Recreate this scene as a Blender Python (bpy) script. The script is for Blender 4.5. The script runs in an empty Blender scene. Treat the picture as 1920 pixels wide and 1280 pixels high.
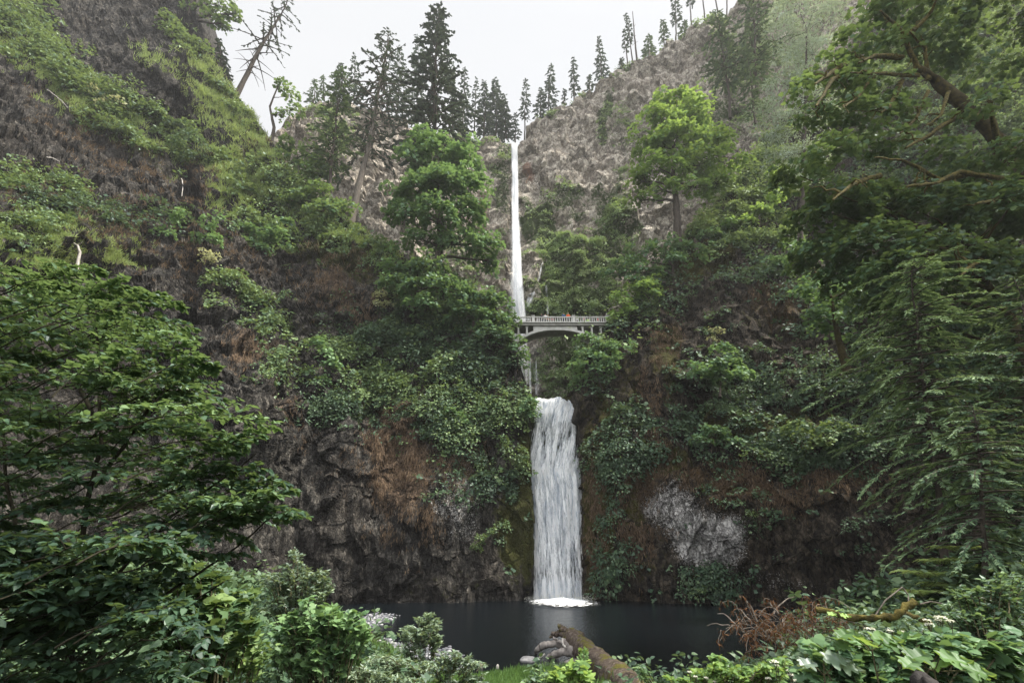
import bpy, math, random
import numpy as np
from math import radians as R, pi

SC = bpy.context.scene
COL = SC.collection
RNG = np.random.default_rng(7)
random.seed(7)

# ------------------------------------------------------------------ camera
FPX, PITCH, CAMZ = 853.0, R(24.5), 4.6
CP, SP = math.cos(PITCH), math.sin(PITCH)
CAM = np.array([0.0, 0.0, CAMZ])
cam = bpy.data.cameras.new('camera'); camo = bpy.data.objects.new('camera', cam); COL.objects.link(camo)
camo.location = (0, 0, CAMZ); camo.rotation_euler = (R(90) + PITCH, 0, 0)
cam.sensor_width = 36; cam.lens = FPX / 1920 * 36; cam.clip_start = 0.05; cam.clip_end = 2000
SC.camera = camo

def W(u, v, Y):
    """world point seen at photo pixel (u, v) at forward distance Y"""
    u = np.asarray(u, float); v = np.asarray(v, float); Y = np.asarray(Y, float)
    dy = FPX * CP - (640 - v) * SP
    dz = FPX * SP + (640 - v) * CP
    k = Y / dy
    return np.stack(np.broadcast_arrays((u - 960) * k, Y + 0 * k, CAMZ + dz * k), -1)

def mpp(v, Y):
    """metres per photo pixel at that place"""
    return float(Y / (FPX * CP - (640 - v) * SP))

# ------------------------------------------------------------------ noise
def _hash(ix, iy, iz, seed):
    h = (ix.astype(np.int64) * 374761393 + iy.astype(np.int64) * 668265263 + iz.astype(np.int64) * 2147483647 + seed * 1274126177) & 0xffffffff
    h = ((h ^ (h >> 13)) * 1274126177) & 0xffffffff
    h = (h ^ (h >> 16)) & 0xffffffff
    return h.astype(float) / 0xffffffff

def vnoise(p, seed=0):
    i = np.floor(p).astype(np.int64); f = p - i; f = f * f * (3 - 2 * f)
    r = 0
    for a in (0, 1):
        for b in (0, 1):
            for c in (0, 1):
                w = (f[..., 0] if a else 1 - f[..., 0]) * (f[..., 1] if b else 1 - f[..., 1]) * (f[..., 2] if c else 1 - f[..., 2])
                r = r + w * _hash(i[..., 0] + a, i[..., 1] + b, i[..., 2] + c, seed)
    return r

def fbm(p, oct=4, seed=0, gain=0.5):
    a, s, t = 1.0, 0, 0
    for k in range(oct):
        s = s + a * (vnoise(p * 2.0 ** k + 17.3 * k, seed + k) - 0.5); t += a; a *= gain
    return s / t * 2          # about -1..1

# ------------------------------------------------------------------ materials
def mat(name):
    m = bpy.data.materials.new(name); m.use_nodes = True
    nt = m.node_tree; nt.nodes.clear()
    return m, nt, nt.nodes.new('ShaderNodeOutputMaterial')

class N:
    """tiny node-graph writer"""
    def __init__(s, nt): s.nt = nt
    def new(s, t, **k):
        n = s.nt.nodes.new(t)
        for a, b in k.items(): setattr(n, a, b)
        return n
    def put(s, sock, val):
        if isinstance(val, bpy.types.NodeSocket): s.nt.links.new(val, sock)
        elif isinstance(val, (tuple, list)) and len(val) == 3 and sock.type == 'RGBA': sock.default_value = (*val, 1)
        else: sock.default_value = val
    def math(s, op, a, b=0.0, c=None, clamp=False):
        n = s.new('ShaderNodeMath', operation=op, use_clamp=clamp); s.put(n.inputs[0], a); s.put(n.inputs[1], b)
        if c is not None: s.put(n.inputs[2], c)
        return n.outputs[0]
    def mix(s, f, a, b):
        n = s.new('ShaderNodeMix', data_type='RGBA'); s.put(n.inputs[0], f); s.put(n.inputs[6], a); s.put(n.inputs[7], b); return n.outputs[2]
    def ramp(s, f, stops):
        n = s.new('ShaderNodeValToRGB'); s.put(n.inputs[0], f); e = n.color_ramp.elements
        while len(e) < len(stops): e.new(0.5)
        for q, (pos, c) in zip(e, stops):
            q.position = pos; q.color = (*c, 1) if isinstance(c, tuple) else (c, c, c, 1)
        return n.outputs[0]
    def step(s, f, lo, hi):
        n = s.new('ShaderNodeMapRange', interpolation_type='SMOOTHSTEP'); s.put(n.inputs[0], f); n.inputs[1].default_value = lo; n.inputs[2].default_value = hi; return n.outputs[0]
    def coords(s, scale=(1, 1, 1), kind='Object', warp=0.0, warp_scale=1.0):
        tc = s.new('ShaderNodeTexCoord'); o = tc.outputs[kind]
        if warp:
            nz = s.new('ShaderNodeTexNoise'); nz.inputs['Scale'].default_value = warp_scale; s.put(nz.inputs['Vector'], o)
            m = s.new('ShaderNodeVectorMath', operation='MULTIPLY_ADD'); s.put(m.inputs[0], nz.outputs['Color']); m.inputs[1].default_value = (warp,) * 3; s.put(m.inputs[2], o); o = m.outputs[0]
        mp = s.new('ShaderNodeMapping'); s.put(mp.inputs[0], o); mp.inputs['Scale'].default_value = scale
        return mp.outputs[0]
    def noise(s, vec, scale, detail=4, rough=0.55):
        n = s.new('ShaderNodeTexNoise'); s.put(n.inputs['Vector'], vec); n.inputs['Scale'].default_value = scale; n.inputs['Detail'].default_value = detail; n.inputs['Roughness'].default_value = rough; return n.outputs['Fac']
    def voro(s, vec, scale, feature='F1', out='Distance'):
        n = s.new('ShaderNodeTexVoronoi', feature=feature); s.put(n.inputs['Vector'], vec); n.inputs['Scale'].default_value = scale; return n.outputs[out]
    def attr(s, name, out='Fac'):
        n = s.new('ShaderNodeAttribute'); n.attribute_name = name; return n.outputs[out]
    def bump(s, h, strength, dist, normal=None):
        n = s.new('ShaderNodeBump'); s.put(n.inputs['Height'], h); n.inputs['Strength'].default_value = strength; n.inputs['Distance'].default_value = dist
        if normal is not None: s.put(n.inputs['Normal'], normal)
        return n.outputs[0]
    def bsdf(s, color, rough, normal=None, spec=0.3, alpha=None):
        n = s.new('ShaderNodeBsdfPrincipled'); s.put(n.inputs['Base Color'], color); s.put(n.inputs['Roughness'], rough); n.inputs['Specular IOR Level'].default_value = spec
        if normal is not None: s.put(n.inputs['Normal'], normal)
        if alpha is not None: s.put(n.inputs['Alpha'], alpha)
        return n.outputs[0]

def rock_mat(name, dark, mid, light, moss, dry, vert=0.45, cell=0.9, bumpd=0.5, green=(0.05, 0.085, 0.02), blocks=.26):
    m, nt, out = mat(name); g = N(nt)
    co = g.coords((1, 1, vert), warp=.55, warp_scale=0.8)
    co1 = g.coords()
    big = g.noise(co1, 0.10, 5, 0.6); med = g.noise(co, 0.75, 8, 0.68); fine = g.noise(co1, 3.2, 7, 0.68); grit = g.noise(co1, 13, 4, .7)
    rid = g.math('ABSOLUTE', g.math('SUBTRACT', g.noise(co, 0.55, 7, 0.62), 0.5))
    rid2 = g.math('ABSOLUTE', g.math('SUBTRACT', g.noise(co, 1.7, 6, 0.65), 0.5))
    cellc = g.new('ShaderNodeSeparateColor'); g.put(cellc.inputs[0], g.voro(co, cell * 2.6, 'F1', 'Color')); cr = g.voro(co, cell * 2.6, 'DISTANCE_TO_EDGE'); cell2 = g.new('ShaderNodeSeparateColor'); g.put(cell2.inputs[0], g.voro(co, cell * 6.5, 'F1', 'Color'))
    crack = g.math('MULTIPLY', g.math('MULTIPLY', g.step(rid, 0.0, 0.03), g.math('MULTIPLY_ADD', g.step(rid2, 0.0, 0.05), 0.6, 0.4)), g.math('MULTIPLY_ADD', g.step(cr, 0.0, 0.14), 0.4, 0.6))
    t = g.math('ADD', g.math('MULTIPLY', med, 0.5), g.math('ADD', g.math('MULTIPLY', fine, 0.38), g.math('MULTIPLY', grit, .14)))
    t = g.math('ADD', t, g.math('MULTIPLY_ADD', cellc.outputs[0], blocks, -.54 * blocks)); t = g.math('ADD', t, g.math('MULTIPLY_ADD', cell2.outputs[0], blocks * .7, -.35 * blocks))
    strata = g.noise(g.coords((.10, .10, .75), warp=.9, warp_scale=.25), 1.0, 5, .6); t = g.math('ADD', t, g.math('MULTIPLY_ADD', strata, blocks * 1.3, -.65 * blocks))
    col = g.ramp(t, [(0.32, dark), (0.50, mid), (0.70, light)])
    col = g.mix(g.math('MULTIPLY', g.step(big, 0.42, 0.66), .35), col, g.mix(0.5, col, g.mix(0.5, mid, dry)))
    sep = g.new('ShaderNodeSeparateColor'); g.put(sep.inputs[0], g.attr('mask', 'Color'))
    strand = g.noise(g.coords((6, 6, 0.8)), 1.6, 6, 0.7)
    fd = g.step(g.math('MULTIPLY_ADD', strand, 0.9, g.math('MULTIPLY_ADD', g.math('MULTIPLY', sep.outputs[1], g.math('MULTIPLY_ADD', med, 1.2, .4)), 0.9, -0.9)), 0.0, 0.22)
    col = g.mix(fd, col, g.ramp(strand, [(0.3, tuple(0.35 * c for c in dry)), (0.55, dry), (0.75, tuple(min(1, 1.55 * c) for c in dry))]))
    fm = g.step(g.math('MULTIPLY_ADD', g.noise(co1, 1.3, 7, 0.72), 1.2, g.math('MULTIPLY_ADD', sep.outputs[0], 0.95, -1.05)), 0.0, 0.2)
    mossc = g.ramp(g.noise(co1, 5.0, 6, 0.75), [(0.3, tuple(0.4 * c for c in moss)), (0.52, moss), (0.72, green)])
    col = g.mix(fm, col, mossc)
    sp = g.math('MULTIPLY_ADD', g.noise(co1, 6.5, 8, 0.85), 1.9, g.math('MULTIPLY_ADD', sep.outputs[2], 0.56, -1.36))
    col = g.mix(g.step(sp, 0.0, 0.05), col, g.ramp(fine, [(0.3, (0.26, 0.25, 0.25)), (0.58, (0.74, 0.72, 0.70))]))
    col = g.mix(g.math('MULTIPLY', g.math('SUBTRACT', 1.0, crack), g.math('SUBTRACT', 0.75, fm)), col, tuple(0.5 * c for c in dark))
    h = g.math('ADD', g.math('ADD', g.math('MULTIPLY', crack, 0.35), g.math('MULTIPLY', g.math('ADD', cellc.outputs[1], g.math('MULTIPLY', cell2.outputs[1], .5)), .5)), g.math('ADD', g.math('MULTIPLY', med, 1.4), g.math('ADD', g.math('MULTIPLY', fine, 0.42), g.math('MULTIPLY', strata, .8))))
    nb = g.bump(h, 1.0, bumpd)
    g.put(out.inputs[0], g.bsdf(col, 0.9, nb, 0.15))
    return m

LEAF_GAIN = 1.45
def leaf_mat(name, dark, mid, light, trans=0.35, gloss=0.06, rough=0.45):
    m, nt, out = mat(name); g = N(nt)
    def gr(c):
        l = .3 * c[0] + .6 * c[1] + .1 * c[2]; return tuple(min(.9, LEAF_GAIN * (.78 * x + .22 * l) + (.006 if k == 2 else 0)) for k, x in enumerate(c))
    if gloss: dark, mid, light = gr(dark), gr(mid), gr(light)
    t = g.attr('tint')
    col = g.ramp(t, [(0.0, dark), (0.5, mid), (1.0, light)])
    d = g.new('ShaderNodeBsdfDiffuse'); g.put(d.inputs[0], col)
    tr = g.new('ShaderNodeBsdfTranslucent'); g.put(tr.inputs[0], g.mix(0.6, col, tuple(min(1, c * k) for c, k in zip(light, (1.25, 1.15, 0.6)))))
    mx = g.new('ShaderNodeMixShader'); mx.inputs[0].default_value = trans; g.put(mx.inputs[1], d.outputs[0]); g.put(mx.inputs[2], tr.outputs[0])
    res = mx.outputs[0]
    if gloss:
        gl = g.new('ShaderNodeBsdfGlossy'); gl.inputs[0].default_value = (0.9, 0.95, 1, 1); gl.inputs['Roughness'].default_value = rough
        m2 = g.new('ShaderNodeMixShader'); m2.inputs[0].default_value = gloss; g.put(m2.inputs[1], res); g.put(m2.inputs[2], gl.outputs[0]); res = m2.outputs[0]
    g.put(out.inputs[0], res)
    return m

def plain_mat(name, c1, c2, scale=6, rough=0.85, bumpd=0.02, stretch=(1, 1, 1), spec=0.2):
    m, nt, out = mat(name); g = N(nt)
    co = g.coords(stretch); n = g.noise(co, scale, 6, 0.65)
    g.put(out.inputs[0], g.bsdf(g.ramp(n, [(0.32, c1), (0.68, c2)]), rough, g.bump(n, 0.8, bumpd), spec))
    return m

# ------------------------------------------------------------------ meshes
class Geo:
    """collects faces as numpy batches, builds ONE mesh"""
    def __init__(s): s.v = []; s.f = []; s.t = []; s.n = 0
    def add(s, verts, faces, tint=0.5):
        verts = np.asarray(verts, float).reshape(-1, 3); faces = np.asarray(faces, np.int64)
        if len(faces) == 0: return
        s.v.append(verts); s.f.append(faces + s.n); s.n += len(verts)
        s.t.append(np.broadcast_to(np.asarray(tint, float), (len(faces),)).copy())
    def leaves(s, tpl, pos, ydir, ndir, size, tint, wid=1.0):
        pos = np.asarray(pos, float); n = len(pos)
        if n == 0: return
        y = ydir / (np.linalg.norm(ydir, axis=1, keepdims=True) + 1e-9)
        x = np.cross(y, ndir); x /= (np.linalg.norm(x, axis=1, keepdims=True) + 1e-9)
        z = np.cross(x, y)
        sz = np.broadcast_to(np.asarray(size, float), (n,))[:, None, None]
        P = pos[:, None] + sz * (tpl[None, :, 0:1] * x[:, None] * wid + tpl[None, :, 1:2] * y[:, None] + tpl[None, :, 2:3] * z[:, None])
        k = len(tpl)
        s.add(P.reshape(-1, 3), np.arange(n * k).reshape(n, k), tint)
    def tube(s, pts, rad, sides=6, tint=0.5, cap=True, jitter=0.0):
        pts = np.asarray(pts, float); rad = np.broadcast_to(np.asarray(rad, float), (len(pts),))
        tan = np.gradient(pts, axis=0); tan /= (np.linalg.norm(tan, axis=1, keepdims=True) + 1e-9)
        ref = np.where(np.abs(tan[:, 2:3]) > 0.9, np.array([[1.0, 0, 0]]), np.array([[0, 0, 1.0]]))
        a = np.cross(tan, ref); a /= (np.linalg.norm(a, axis=1, keepdims=True) + 1e-9); b = np.cross(tan, a)
        th = np.arange(sides) * 2 * pi / sides
        rr = rad[:, None, None] * (1 + (jitter * RNG.normal(size=(len(pts), sides, 1)) if jitter else 0))
        P = pts[:, None] + rr * (np.cos(th)[None, :, None] * a[:, None] + np.sin(th)[None, :, None] * b[:, None])
        i, j = np.meshgrid(np.arange(len(pts) - 1), np.arange(sides), indexing='ij'); j2 = (j + 1) % sides
        F = np.stack([i * sides + j, i * sides + j2, (i + 1) * sides + j2, (i + 1) * sides + j], -1).reshape(-1, 4)
        s.add(P.reshape(-1, 3), F, tint)
        if cap:
            s.add(P[-1], [list(range(sides))], tint); s.add(P[0], [list(range(sides))[::-1]], tint)
    def box(s, c, d, tint=0.5):
        c = np.asarray(c, float); d = np.asarray(d, float) / 2
        q = np.array([[-1, -1, -1], [1, -1, -1], [1, 1, -1], [-1, 1, -1], [-1, -1, 1], [1, -1, 1], [1, 1, 1], [-1, 1, 1]], float)
        s.add(c + q * d, [[0, 3, 2, 1], [4, 5, 6, 7], [0, 1, 5, 4], [1, 2, 6, 5], [2, 3, 7, 6], [3, 0, 4, 7]], tint)
    def grid(s, P, tint=0.5):
        n, m = P.shape[:2]
        i, j = np.meshgrid(np.arange(n - 1), np.arange(m - 1), indexing='ij')
        F = np.stack([i * m + j, i * m + j + 1, (i + 1) * m + j + 1, (i + 1) * m + j], -1).reshape(-1, 4)
        s.add(P.reshape(-1, 3), F, tint)
    def build(s, name, material, parent=None, smooth=False, loc=None):
        me = bpy.data.meshes.new(name)
        V = np.concatenate(s.v)
        if loc is not None: V = V - np.asarray(loc, float)
        tot = np.concatenate([np.full(len(f), f.shape[1]) for f in s.f]); idx = np.concatenate([f.ravel() for f in s.f])
        me.vertices.add(len(V)); me.vertices.foreach_set('co', V.astype(np.float32).ravel())
        me.loops.add(len(idx)); me.loops.foreach_set('vertex_index', idx.astype(np.int32))
        me.polygons.add(len(tot)); st = np.concatenate([[0], np.cumsum(tot)[:-1]])
        me.polygons.foreach_set('loop_start', st.astype(np.int32))
        at = me.attributes.new('tint', 'FLOAT', 'FACE'); at.data.foreach_set('value', np.concatenate(s.t).astype(np.float32))
        me.update(calc_edges=True)
        me.polygons.foreach_set('use_smooth', np.full(len(tot), smooth))
        me.materials.append(material)
        o = bpy.data.objects.new(name, me); COL.objects.link(o)
        if parent is not None: o.parent = parent
        if loc is not None and parent is None: o.location = tuple(loc)
        return o

def tag(o, label=None, cat=None, group=None, kind=None):
    if label: o['label'] = label
    if cat: o['category'] = cat
    if group: o['group'] = group
    if kind: o['kind'] = kind
    return o

def empty(name, loc, label, cat, group=None):
    o = bpy.data.objects.new(name, None); COL.objects.link(o); o.location = tuple(np.asarray(loc, float)); o.empty_display_size = 0.3
    return tag(o, label, cat, group)

def rnd(n, k=None): return RNG.normal(size=(n,) if k is None else (n, k))
def uni(a, b, n=None): return RNG.uniform(a, b, n)
# ------------------------------------------------------------------ terrain sheets
def _smooth(a, n, axis):
    for _ in range(n):
        p = np.concatenate([np.take(a, [0], axis), a, np.take(a, [-1], axis)], axis)
        m = a.shape[axis]
        a = 0.25 * np.take(p, range(0, m), axis) + 0.5 * np.take(p, range(1, m + 1), axis) + 0.25 * np.take(p, range(2, m + 2), axis)
    return a

class Sheet:
    """a rock face given by columns of (height in the photo, distance); every vertex gets a real place in space"""
    def __init__(s, cols, bumps=(), nu=200, nb=200, smooth=3):
        s.us = np.array([c[0] for c in cols], float)
        M = 60; b = np.linspace(0, 1, M)
        vb = np.array([c[1][0][0] for c in cols], float); vt = np.array([c[1][-1][0] for c in cols], float)
        T = np.zeros((len(cols), M))
        for k, (u, pts) in enumerate(cols):
            p = np.array(pts, float); vv = vb[k] + (vt[k] - vb[k]) * b
            T[k] = np.interp(-vv, -p[:, 0], p[:, 1])
        ug = np.linspace(s.us[0], s.us[-1], nu)
        U = np.array([np.interp(ug, s.us, T[:, j]) for j in range(M)]).T
        U = _smooth(_smooth(U, 4, 1), smooth, 0)
        s.vb = np.interp(ug, s.us, vb); s.vt = np.interp(ug, s.us, vt)
        s.vb = _smooth(s.vb, 2, 0); s.vt = _smooth(s.vt, 2, 0)
        bb = np.linspace(0, 1, nb)
        s.Y = np.array([np.interp(bb, b, U[i]) for i in range(nu)])
        s.u = np.repeat(ug[:, None], nb, 1); s.v = s.vb[:, None] + (s.vt - s.vb)[:, None] * bb[None]
        s.ug = ug; s.nb = nb; s.nu = nu
        for (bu, bv, ru, rv, d) in bumps:
            s.Y = s.Y + d * np.exp(-(((s.u - bu) / ru) ** 2 + ((s.v - bv) / rv) ** 2))
    def finish(s, disp, seed):
        P = W(s.u, s.v, s.Y)
        du = np.gradient(P, axis=0); db = np.gradient(P, axis=1)
        n = np.cross(du, db); n /= (np.linalg.norm(n, axis=-1, keepdims=True) + 1e-9)
        n[(n * (P - CAM)).sum(-1) > 0] *= -1
        s.n0 = n
        s.P = P + disp(P, s) [..., None] * n
        du = np.gradient(s.P, axis=0); db = np.gradient(s.P, axis=1)
        n = np.cross(du, db); n /= (np.linalg.norm(n, axis=-1, keepdims=True) + 1e-9)
        n[(n * (s.P - CAM)).sum(-1) > 0] *= -1
        s.n = n
    def Yat(s, u, v):
        i = int(np.clip(round((u - s.ug[0]) / (s.ug[-1] - s.ug[0]) * (s.nu - 1)), 0, s.nu - 1))
        j = int(np.clip(round((v - s.vb[i]) / (s.vt[i] - s.vb[i]) * (s.nb - 1)), 0, s.nb - 1))
        return float(s.P[i, j, 1])
    def field(s, blobs):
        m = np.zeros(s.Y.shape); wa = fbm(s.P * .22, 3, 301); wb = fbm(s.P * .22, 3, 302)
        for (bu, bv, ru, rv, a, *rot) in blobs:
            r = R(rot[0]) if rot else 0
            x = s.u - bu + .7 * min(ru, 60) * wa; y = s.v - bv + .7 * min(rv, 60) * wb
            xx = x * math.cos(r) + y * math.sin(r); yy = -x * math.sin(r) + y * math.cos(r)
            e = a * np.exp(-((xx / ru) ** 2 + (yy / rv) ** 2) ** 1.5)
            m = np.maximum(m, e) if a > 0 else m + e
        return np.clip(m, 0, 1)
    def build(s, name, material, masks, back=(14, -2), base_drop=0.0, sides=(None, None)):
        P = s.P
        top = P[:, -1:]
        rows = [P]
        for k in (.06, .12, .2, .3, .42, .56, .75, 1.0): 
            q = top + np.array([0, back[0] * k, back[1] * k]); rows.append(q + fbm(q * .35, 4, 91)[..., None] * np.array([.8, .6, 1.0]) * min(1, 4 * k))
        rows.append(top + np.array([0, back[0] * 3, back[1] * 8]))
        if base_drop: rows.insert(0, P[:, :1] + np.array([0, 1.0, -base_drop]))
        G = np.concatenate(rows, 1)
        off = 1 if base_drop else 0
        M = [np.pad(m, ((0, 0), (off, 9)), mode='edge') for m in masks]
        for side, vec in enumerate(sides):
            if vec is None: continue
            e = G[:1] if side == 0 else G[-1:]
            ex = [e + np.array(vec) * k for k in (0.25, 1.0)]
            if side == 0: G = np.concatenate([ex[1], ex[0], G], 0)
            else: G = np.concatenate([G, ex[0], ex[1]], 0)
            M = [np.pad(m, ((2, 0) if side == 0 else (0, 2), (0, 0)), mode='edge') for m in M]
        g = Geo(); g.grid(G); o = g.build(name, material, smooth=False)
        at = o.data.attributes.new('mask', 'FLOAT_COLOR', 'POINT')
        at.data.foreach_set('color', np.stack([m.ravel() for m in M] + [np.ones(M[0].size)], -1).astype(np.float32).ravel())
        return tag(o, kind='structure')
    def sample(s, field, n, ragged=0.6, seed=3, scale=0.5):
        """n places spread evenly over the picture of the sheet, weighted by field and broken up by noise"""
        w = np.clip(field, 0, 1) * np.abs(s.vb - s.vt)[:, None]
        if ragged: w = w * np.clip(0.5 + ragged * 3.2 * fbm(s.P * scale, 4, seed), 0, 1.8)
        c = np.cumsum(w.ravel()); k = np.searchsorted(c, RNG.uniform(0, c[-1], n)); k = np.minimum(k, w.size - 1)
        i, j = np.unravel_index(k, w.shape)
        jit = .5 if type(s) is Sheet else 0.0
        fi = np.clip(i + jit * uni(-1, 1, n), 0, s.nu - 1.001); fj = np.clip(j + jit * uni(-1, 1, n), 0, s.nb - 1.001)
        a, b = fi.astype(int), fj.astype(int); x, y = (fi - a)[:, None], (fj - b)[:, None]
        def bl(A): return (A[a, b] * (1 - x) * (1 - y) + A[a + 1, b] * x * (1 - y) + A[a, b + 1] * (1 - x) * y + A[a + 1, b + 1] * x * y)
        PP = bl(s.P)
        if not jit: PP = PP + rnd(n, 3) * np.array([.12, .12, 0])
        return PP, bl(s.n)

def crag(q, seed):
    """faceted blocks: every cell is a tilted plane at its own depth"""
    i0 = np.floor(q).astype(np.int64); best = np.full(q.shape[:-1], 1e9); val = np.zeros(q.shape[:-1])
    for a in (-1, 0, 1):
        for b in (-1, 0, 1):
            for c in (-1, 0, 1):
                i = i0 + np.array([a, b, c]); h = [_hash(i[..., 0], i[..., 1], i[..., 2], seed + k) for k in range(7)]
                d = q - i - np.stack(h[:3], -1); r = (d * d).sum(-1); w = r < best
                v = h[3] - .5 + ((np.stack(h[4:7], -1) - .5) * d).sum(-1) * 1.5
                best = np.where(w, r, best); val = np.where(w, v, val)
    return val
def rocky(amp, seed, vert=0.5, ledge=0.0, low_smooth=True, k=1.0):
    """broad swells, faceted blocks and ledges; nothing finer than the mesh can carry"""
    def f(P, s):
        q = P * np.array([1, 1, vert])
        d = amp * (1.3 * fbm(q * 0.11, 3, seed) + 0.6 * fbm(q * 0.42 * k, 2, seed + 9))
        d = d + amp * 0.34 * (1 - np.abs(fbm(q * 0.8 * k, 1, seed + 20)) * 2.2)
        qw = P + 1.0 * np.stack([fbm(P * .3, 2, seed + 61), fbm(P * .3, 2, seed + 62), fbm(P * .3, 2, seed + 63)], -1)
        soft = np.clip(.42 + (880 - s.v) / 170, .42, 1) if low_smooth else 1.0
        d = d + amp * soft * (1.7 * crag(qw * np.array([.21, .21, .13]) * k, seed + 70) + 1.05 * crag(qw * np.array([.52, .52, .30]) * k, seed + 80) + .45 * crag(qw * np.array([1.1, 1.1, .75]) * k, seed + 90))
        if ledge: d = d + ledge * np.abs(((P[..., 2] + 2.5 * fbm(P * 0.12, 2, seed + 40)) / 8.0) % 1 - 0.5)
        return d
    return f

LEFT = Sheet([
    (-350, [(1200, 14), (700, 20), (200, 34), (-500, 60)]),
    (0,    [(1180, 24), (900, 27), (600, 34), (300, 46), (0, 62), (-250, 72)]),
    (200,  [(1160, 31), (900, 34), (650, 41), (400, 54), (200, 66), (50, 75), (-200, 84)]),
    (330,  [(1150, 36), (900, 38), (650, 43), (450, 55), (250, 68), (0, 80), (-120, 84)]),
    (372,  [(1150, 38), (850, 40), (650, 45), (450, 57), (250, 71), (110, 80), (70, 82)]),
    (400,  [(1150, 39), (850, 41), (650, 46), (450, 58), (250, 72), (118, 81)]),
    (480,  [(1150, 43), (850, 44), (700, 48), (500, 60), (350, 72), (225, 80)]),
    (540,  [(1150, 45), (850, 47), (700, 52), (550, 60), (450, 67), (315, 76)]),
    (600,  [(1148, 47), (850, 49), (700, 53), (550, 60), (450, 67), (372, 74)]),
    (700,  [(1146, 49.5), (900, 51), (750, 54), (600, 59), (500, 64), (445, 68)]),
    (850,  [(1144, 49.5), (950, 51), (800, 53), (700, 56), (600, 59), (520, 63)]),
    (930,  [(1142, 50.5), (900, 52), (750, 54), (650, 57), (570, 60)]),
    (968,  [(1142, 51.5), (900, 52.5), (800, 53.5), (665, 57)]),
    (993, [(1142, 52.5), (900, 53.5), (800, 54), (735, 56)]),
], bumps=[(470, 770, 80, 100, -5), (640, 960, 110, 150, -2.2), (290, 130, 130, 95, -7), (505, 322, 34, 40, -5), (810, 960, 70, 120, -1.8),
          (560, 930, 40, 160, 2.0), (430, 480, 60, 60, -2), (150, 430, 120, 70, -3), (720, 820, 200, 25, -0.8), (330, 250, 40, 60, 3), (700, 560, 90, 50, -2)], nu=460, nb=440)
LEFT.finish(rocky(0.95, 1), 1)

RIGHT = Sheet([
    (1086, [(1142, 53.5), (900, 54), (760, 55), (715, 57)]),
    (1110, [(1142, 52), (900, 52), (780, 53), (650, 57)]),
    (1150, [(1144, 51), (900, 51), (750, 53), (600, 60)]),
    (1220, [(1146, 50), (900, 50), (750, 52), (620, 57), (520, 64)]),
    (1290, [(1148, 49), (900, 49.5), (750, 51.5), (600, 57), (440, 68)]),
    (1400, [(1152, 47), (900, 47), (750, 50), (600, 56), (450, 65), (310, 76)]),
    (1500, [(1155, 44), (900, 45), (750, 48), (550, 56), (350, 68), (180, 80)]),
    (1620, [(1150, 40), (850, 42), (650, 47), (450, 56), (250, 68), (60, 80)]),
    (1770, [(1140, 34), (800, 37), (550, 44), (300, 56), (50, 70), (-80, 76)]),
    (1920, [(1120, 27), (800, 31), (500, 40), (200, 54), (-150, 68)]),
    (2250, [(1110, 17), (600, 25), (100, 42), (-400, 62)]),
], bumps=[(1310, 990, 90, 100, -2.2), (1520, 960, 120, 120, -2.5), (1400, 720, 60, 60, 1.8), (1280, 690, 50, 60, -2.5), (1150, 900, 30, 150, -1.2),
          (1440, 830, 220, 26, -1.6), (1210, 900, 20, 160, 1.2), (1700, 250, 120, 90, -3)], nu=460, nb=440)
RIGHT.finish(rocky(0.95, 60), 60)

BACK = Sheet([
    (430,  [(830, 74), (500, 84), (300, 96)]),
    (480,  [(830, 75), (500, 86), (280, 98)]),
    (560,  [(830, 77), (450, 92), (215, 106)]),
    (610,  [(830, 78), (450, 92), (186, 110)]),
    (700,  [(830, 78), (450, 93), (215, 113)]),
    (800,  [(830, 79), (600, 86), (400, 98), (245, 116)]),
    (880,  [(830, 80), (600, 86), (450, 96), (256, 118)]),
    (940,  [(830, 80), (600, 86), (450, 96), (264, 119)]),
    (963,  [(830, 80), (600, 86), (450, 96), (276, 120)]),
    (985,  [(830, 80), (600, 86), (450, 95), (252, 120)]),
    (1005, [(830, 80), (600, 85), (450, 94), (224, 119)]),
    (1080, [(830, 80), (600, 84), (450, 92), (192, 117)]),
    (1150, [(830, 79), (600, 83), (450, 91), (148, 114)]),
    (1200, [(830, 78), (600, 82), (450, 90), (118, 110)]),
    (1270, [(830, 76), (600, 81), (450, 89), (78, 106)]),
    (1370, [(830, 72), (600, 79), (400, 88), (18, 100)]),
    (1480, [(830, 68), (600, 76), (400, 85), (-70, 94)]),
    (1650, [(830, 60), (500, 72), (-170, 88)]),
    (2050, [(830, 46), (500, 62), (-380, 86)]),
], bumps=[(1075, 545, 110, 55, -4.5), (965, 560, 34, 60, -1.5), (1060, 430, 150, 18, 2.0), (1180, 330, 120, 16, 3.0), (700, 330, 120, 20, 2.0), (1170, 260, 60, 50, 2), (965, 350, 30, 90, 2.0), (905, 480, 30, 60, -2)], nu=420, nb=320)
BACK.finish(rocky(1.5, 120, 0.55, 2.4, False, .55), 120)

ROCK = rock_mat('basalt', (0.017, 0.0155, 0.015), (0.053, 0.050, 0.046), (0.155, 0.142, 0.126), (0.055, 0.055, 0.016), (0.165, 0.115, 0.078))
ROCK_R = rock_mat('basalt_mossy', (0.018, 0.0155, 0.014), (0.060, 0.050, 0.038), (0.15, 0.122, 0.094), (0.07, 0.062, 0.016), (0.13, 0.085, 0.045))
ROCK_B = rock_mat('weathered_basalt', (0.22, 0.195, 0.165), (0.49, 0.435, 0.365), (0.74, 0.68, 0.59), (0.06, 0.085, 0.028), (0.33, 0.18, 0.12), vert=0.7, cell=0.36, bumpd=.55, blocks=.38, green=(0.08, 0.14, 0.035))

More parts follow.
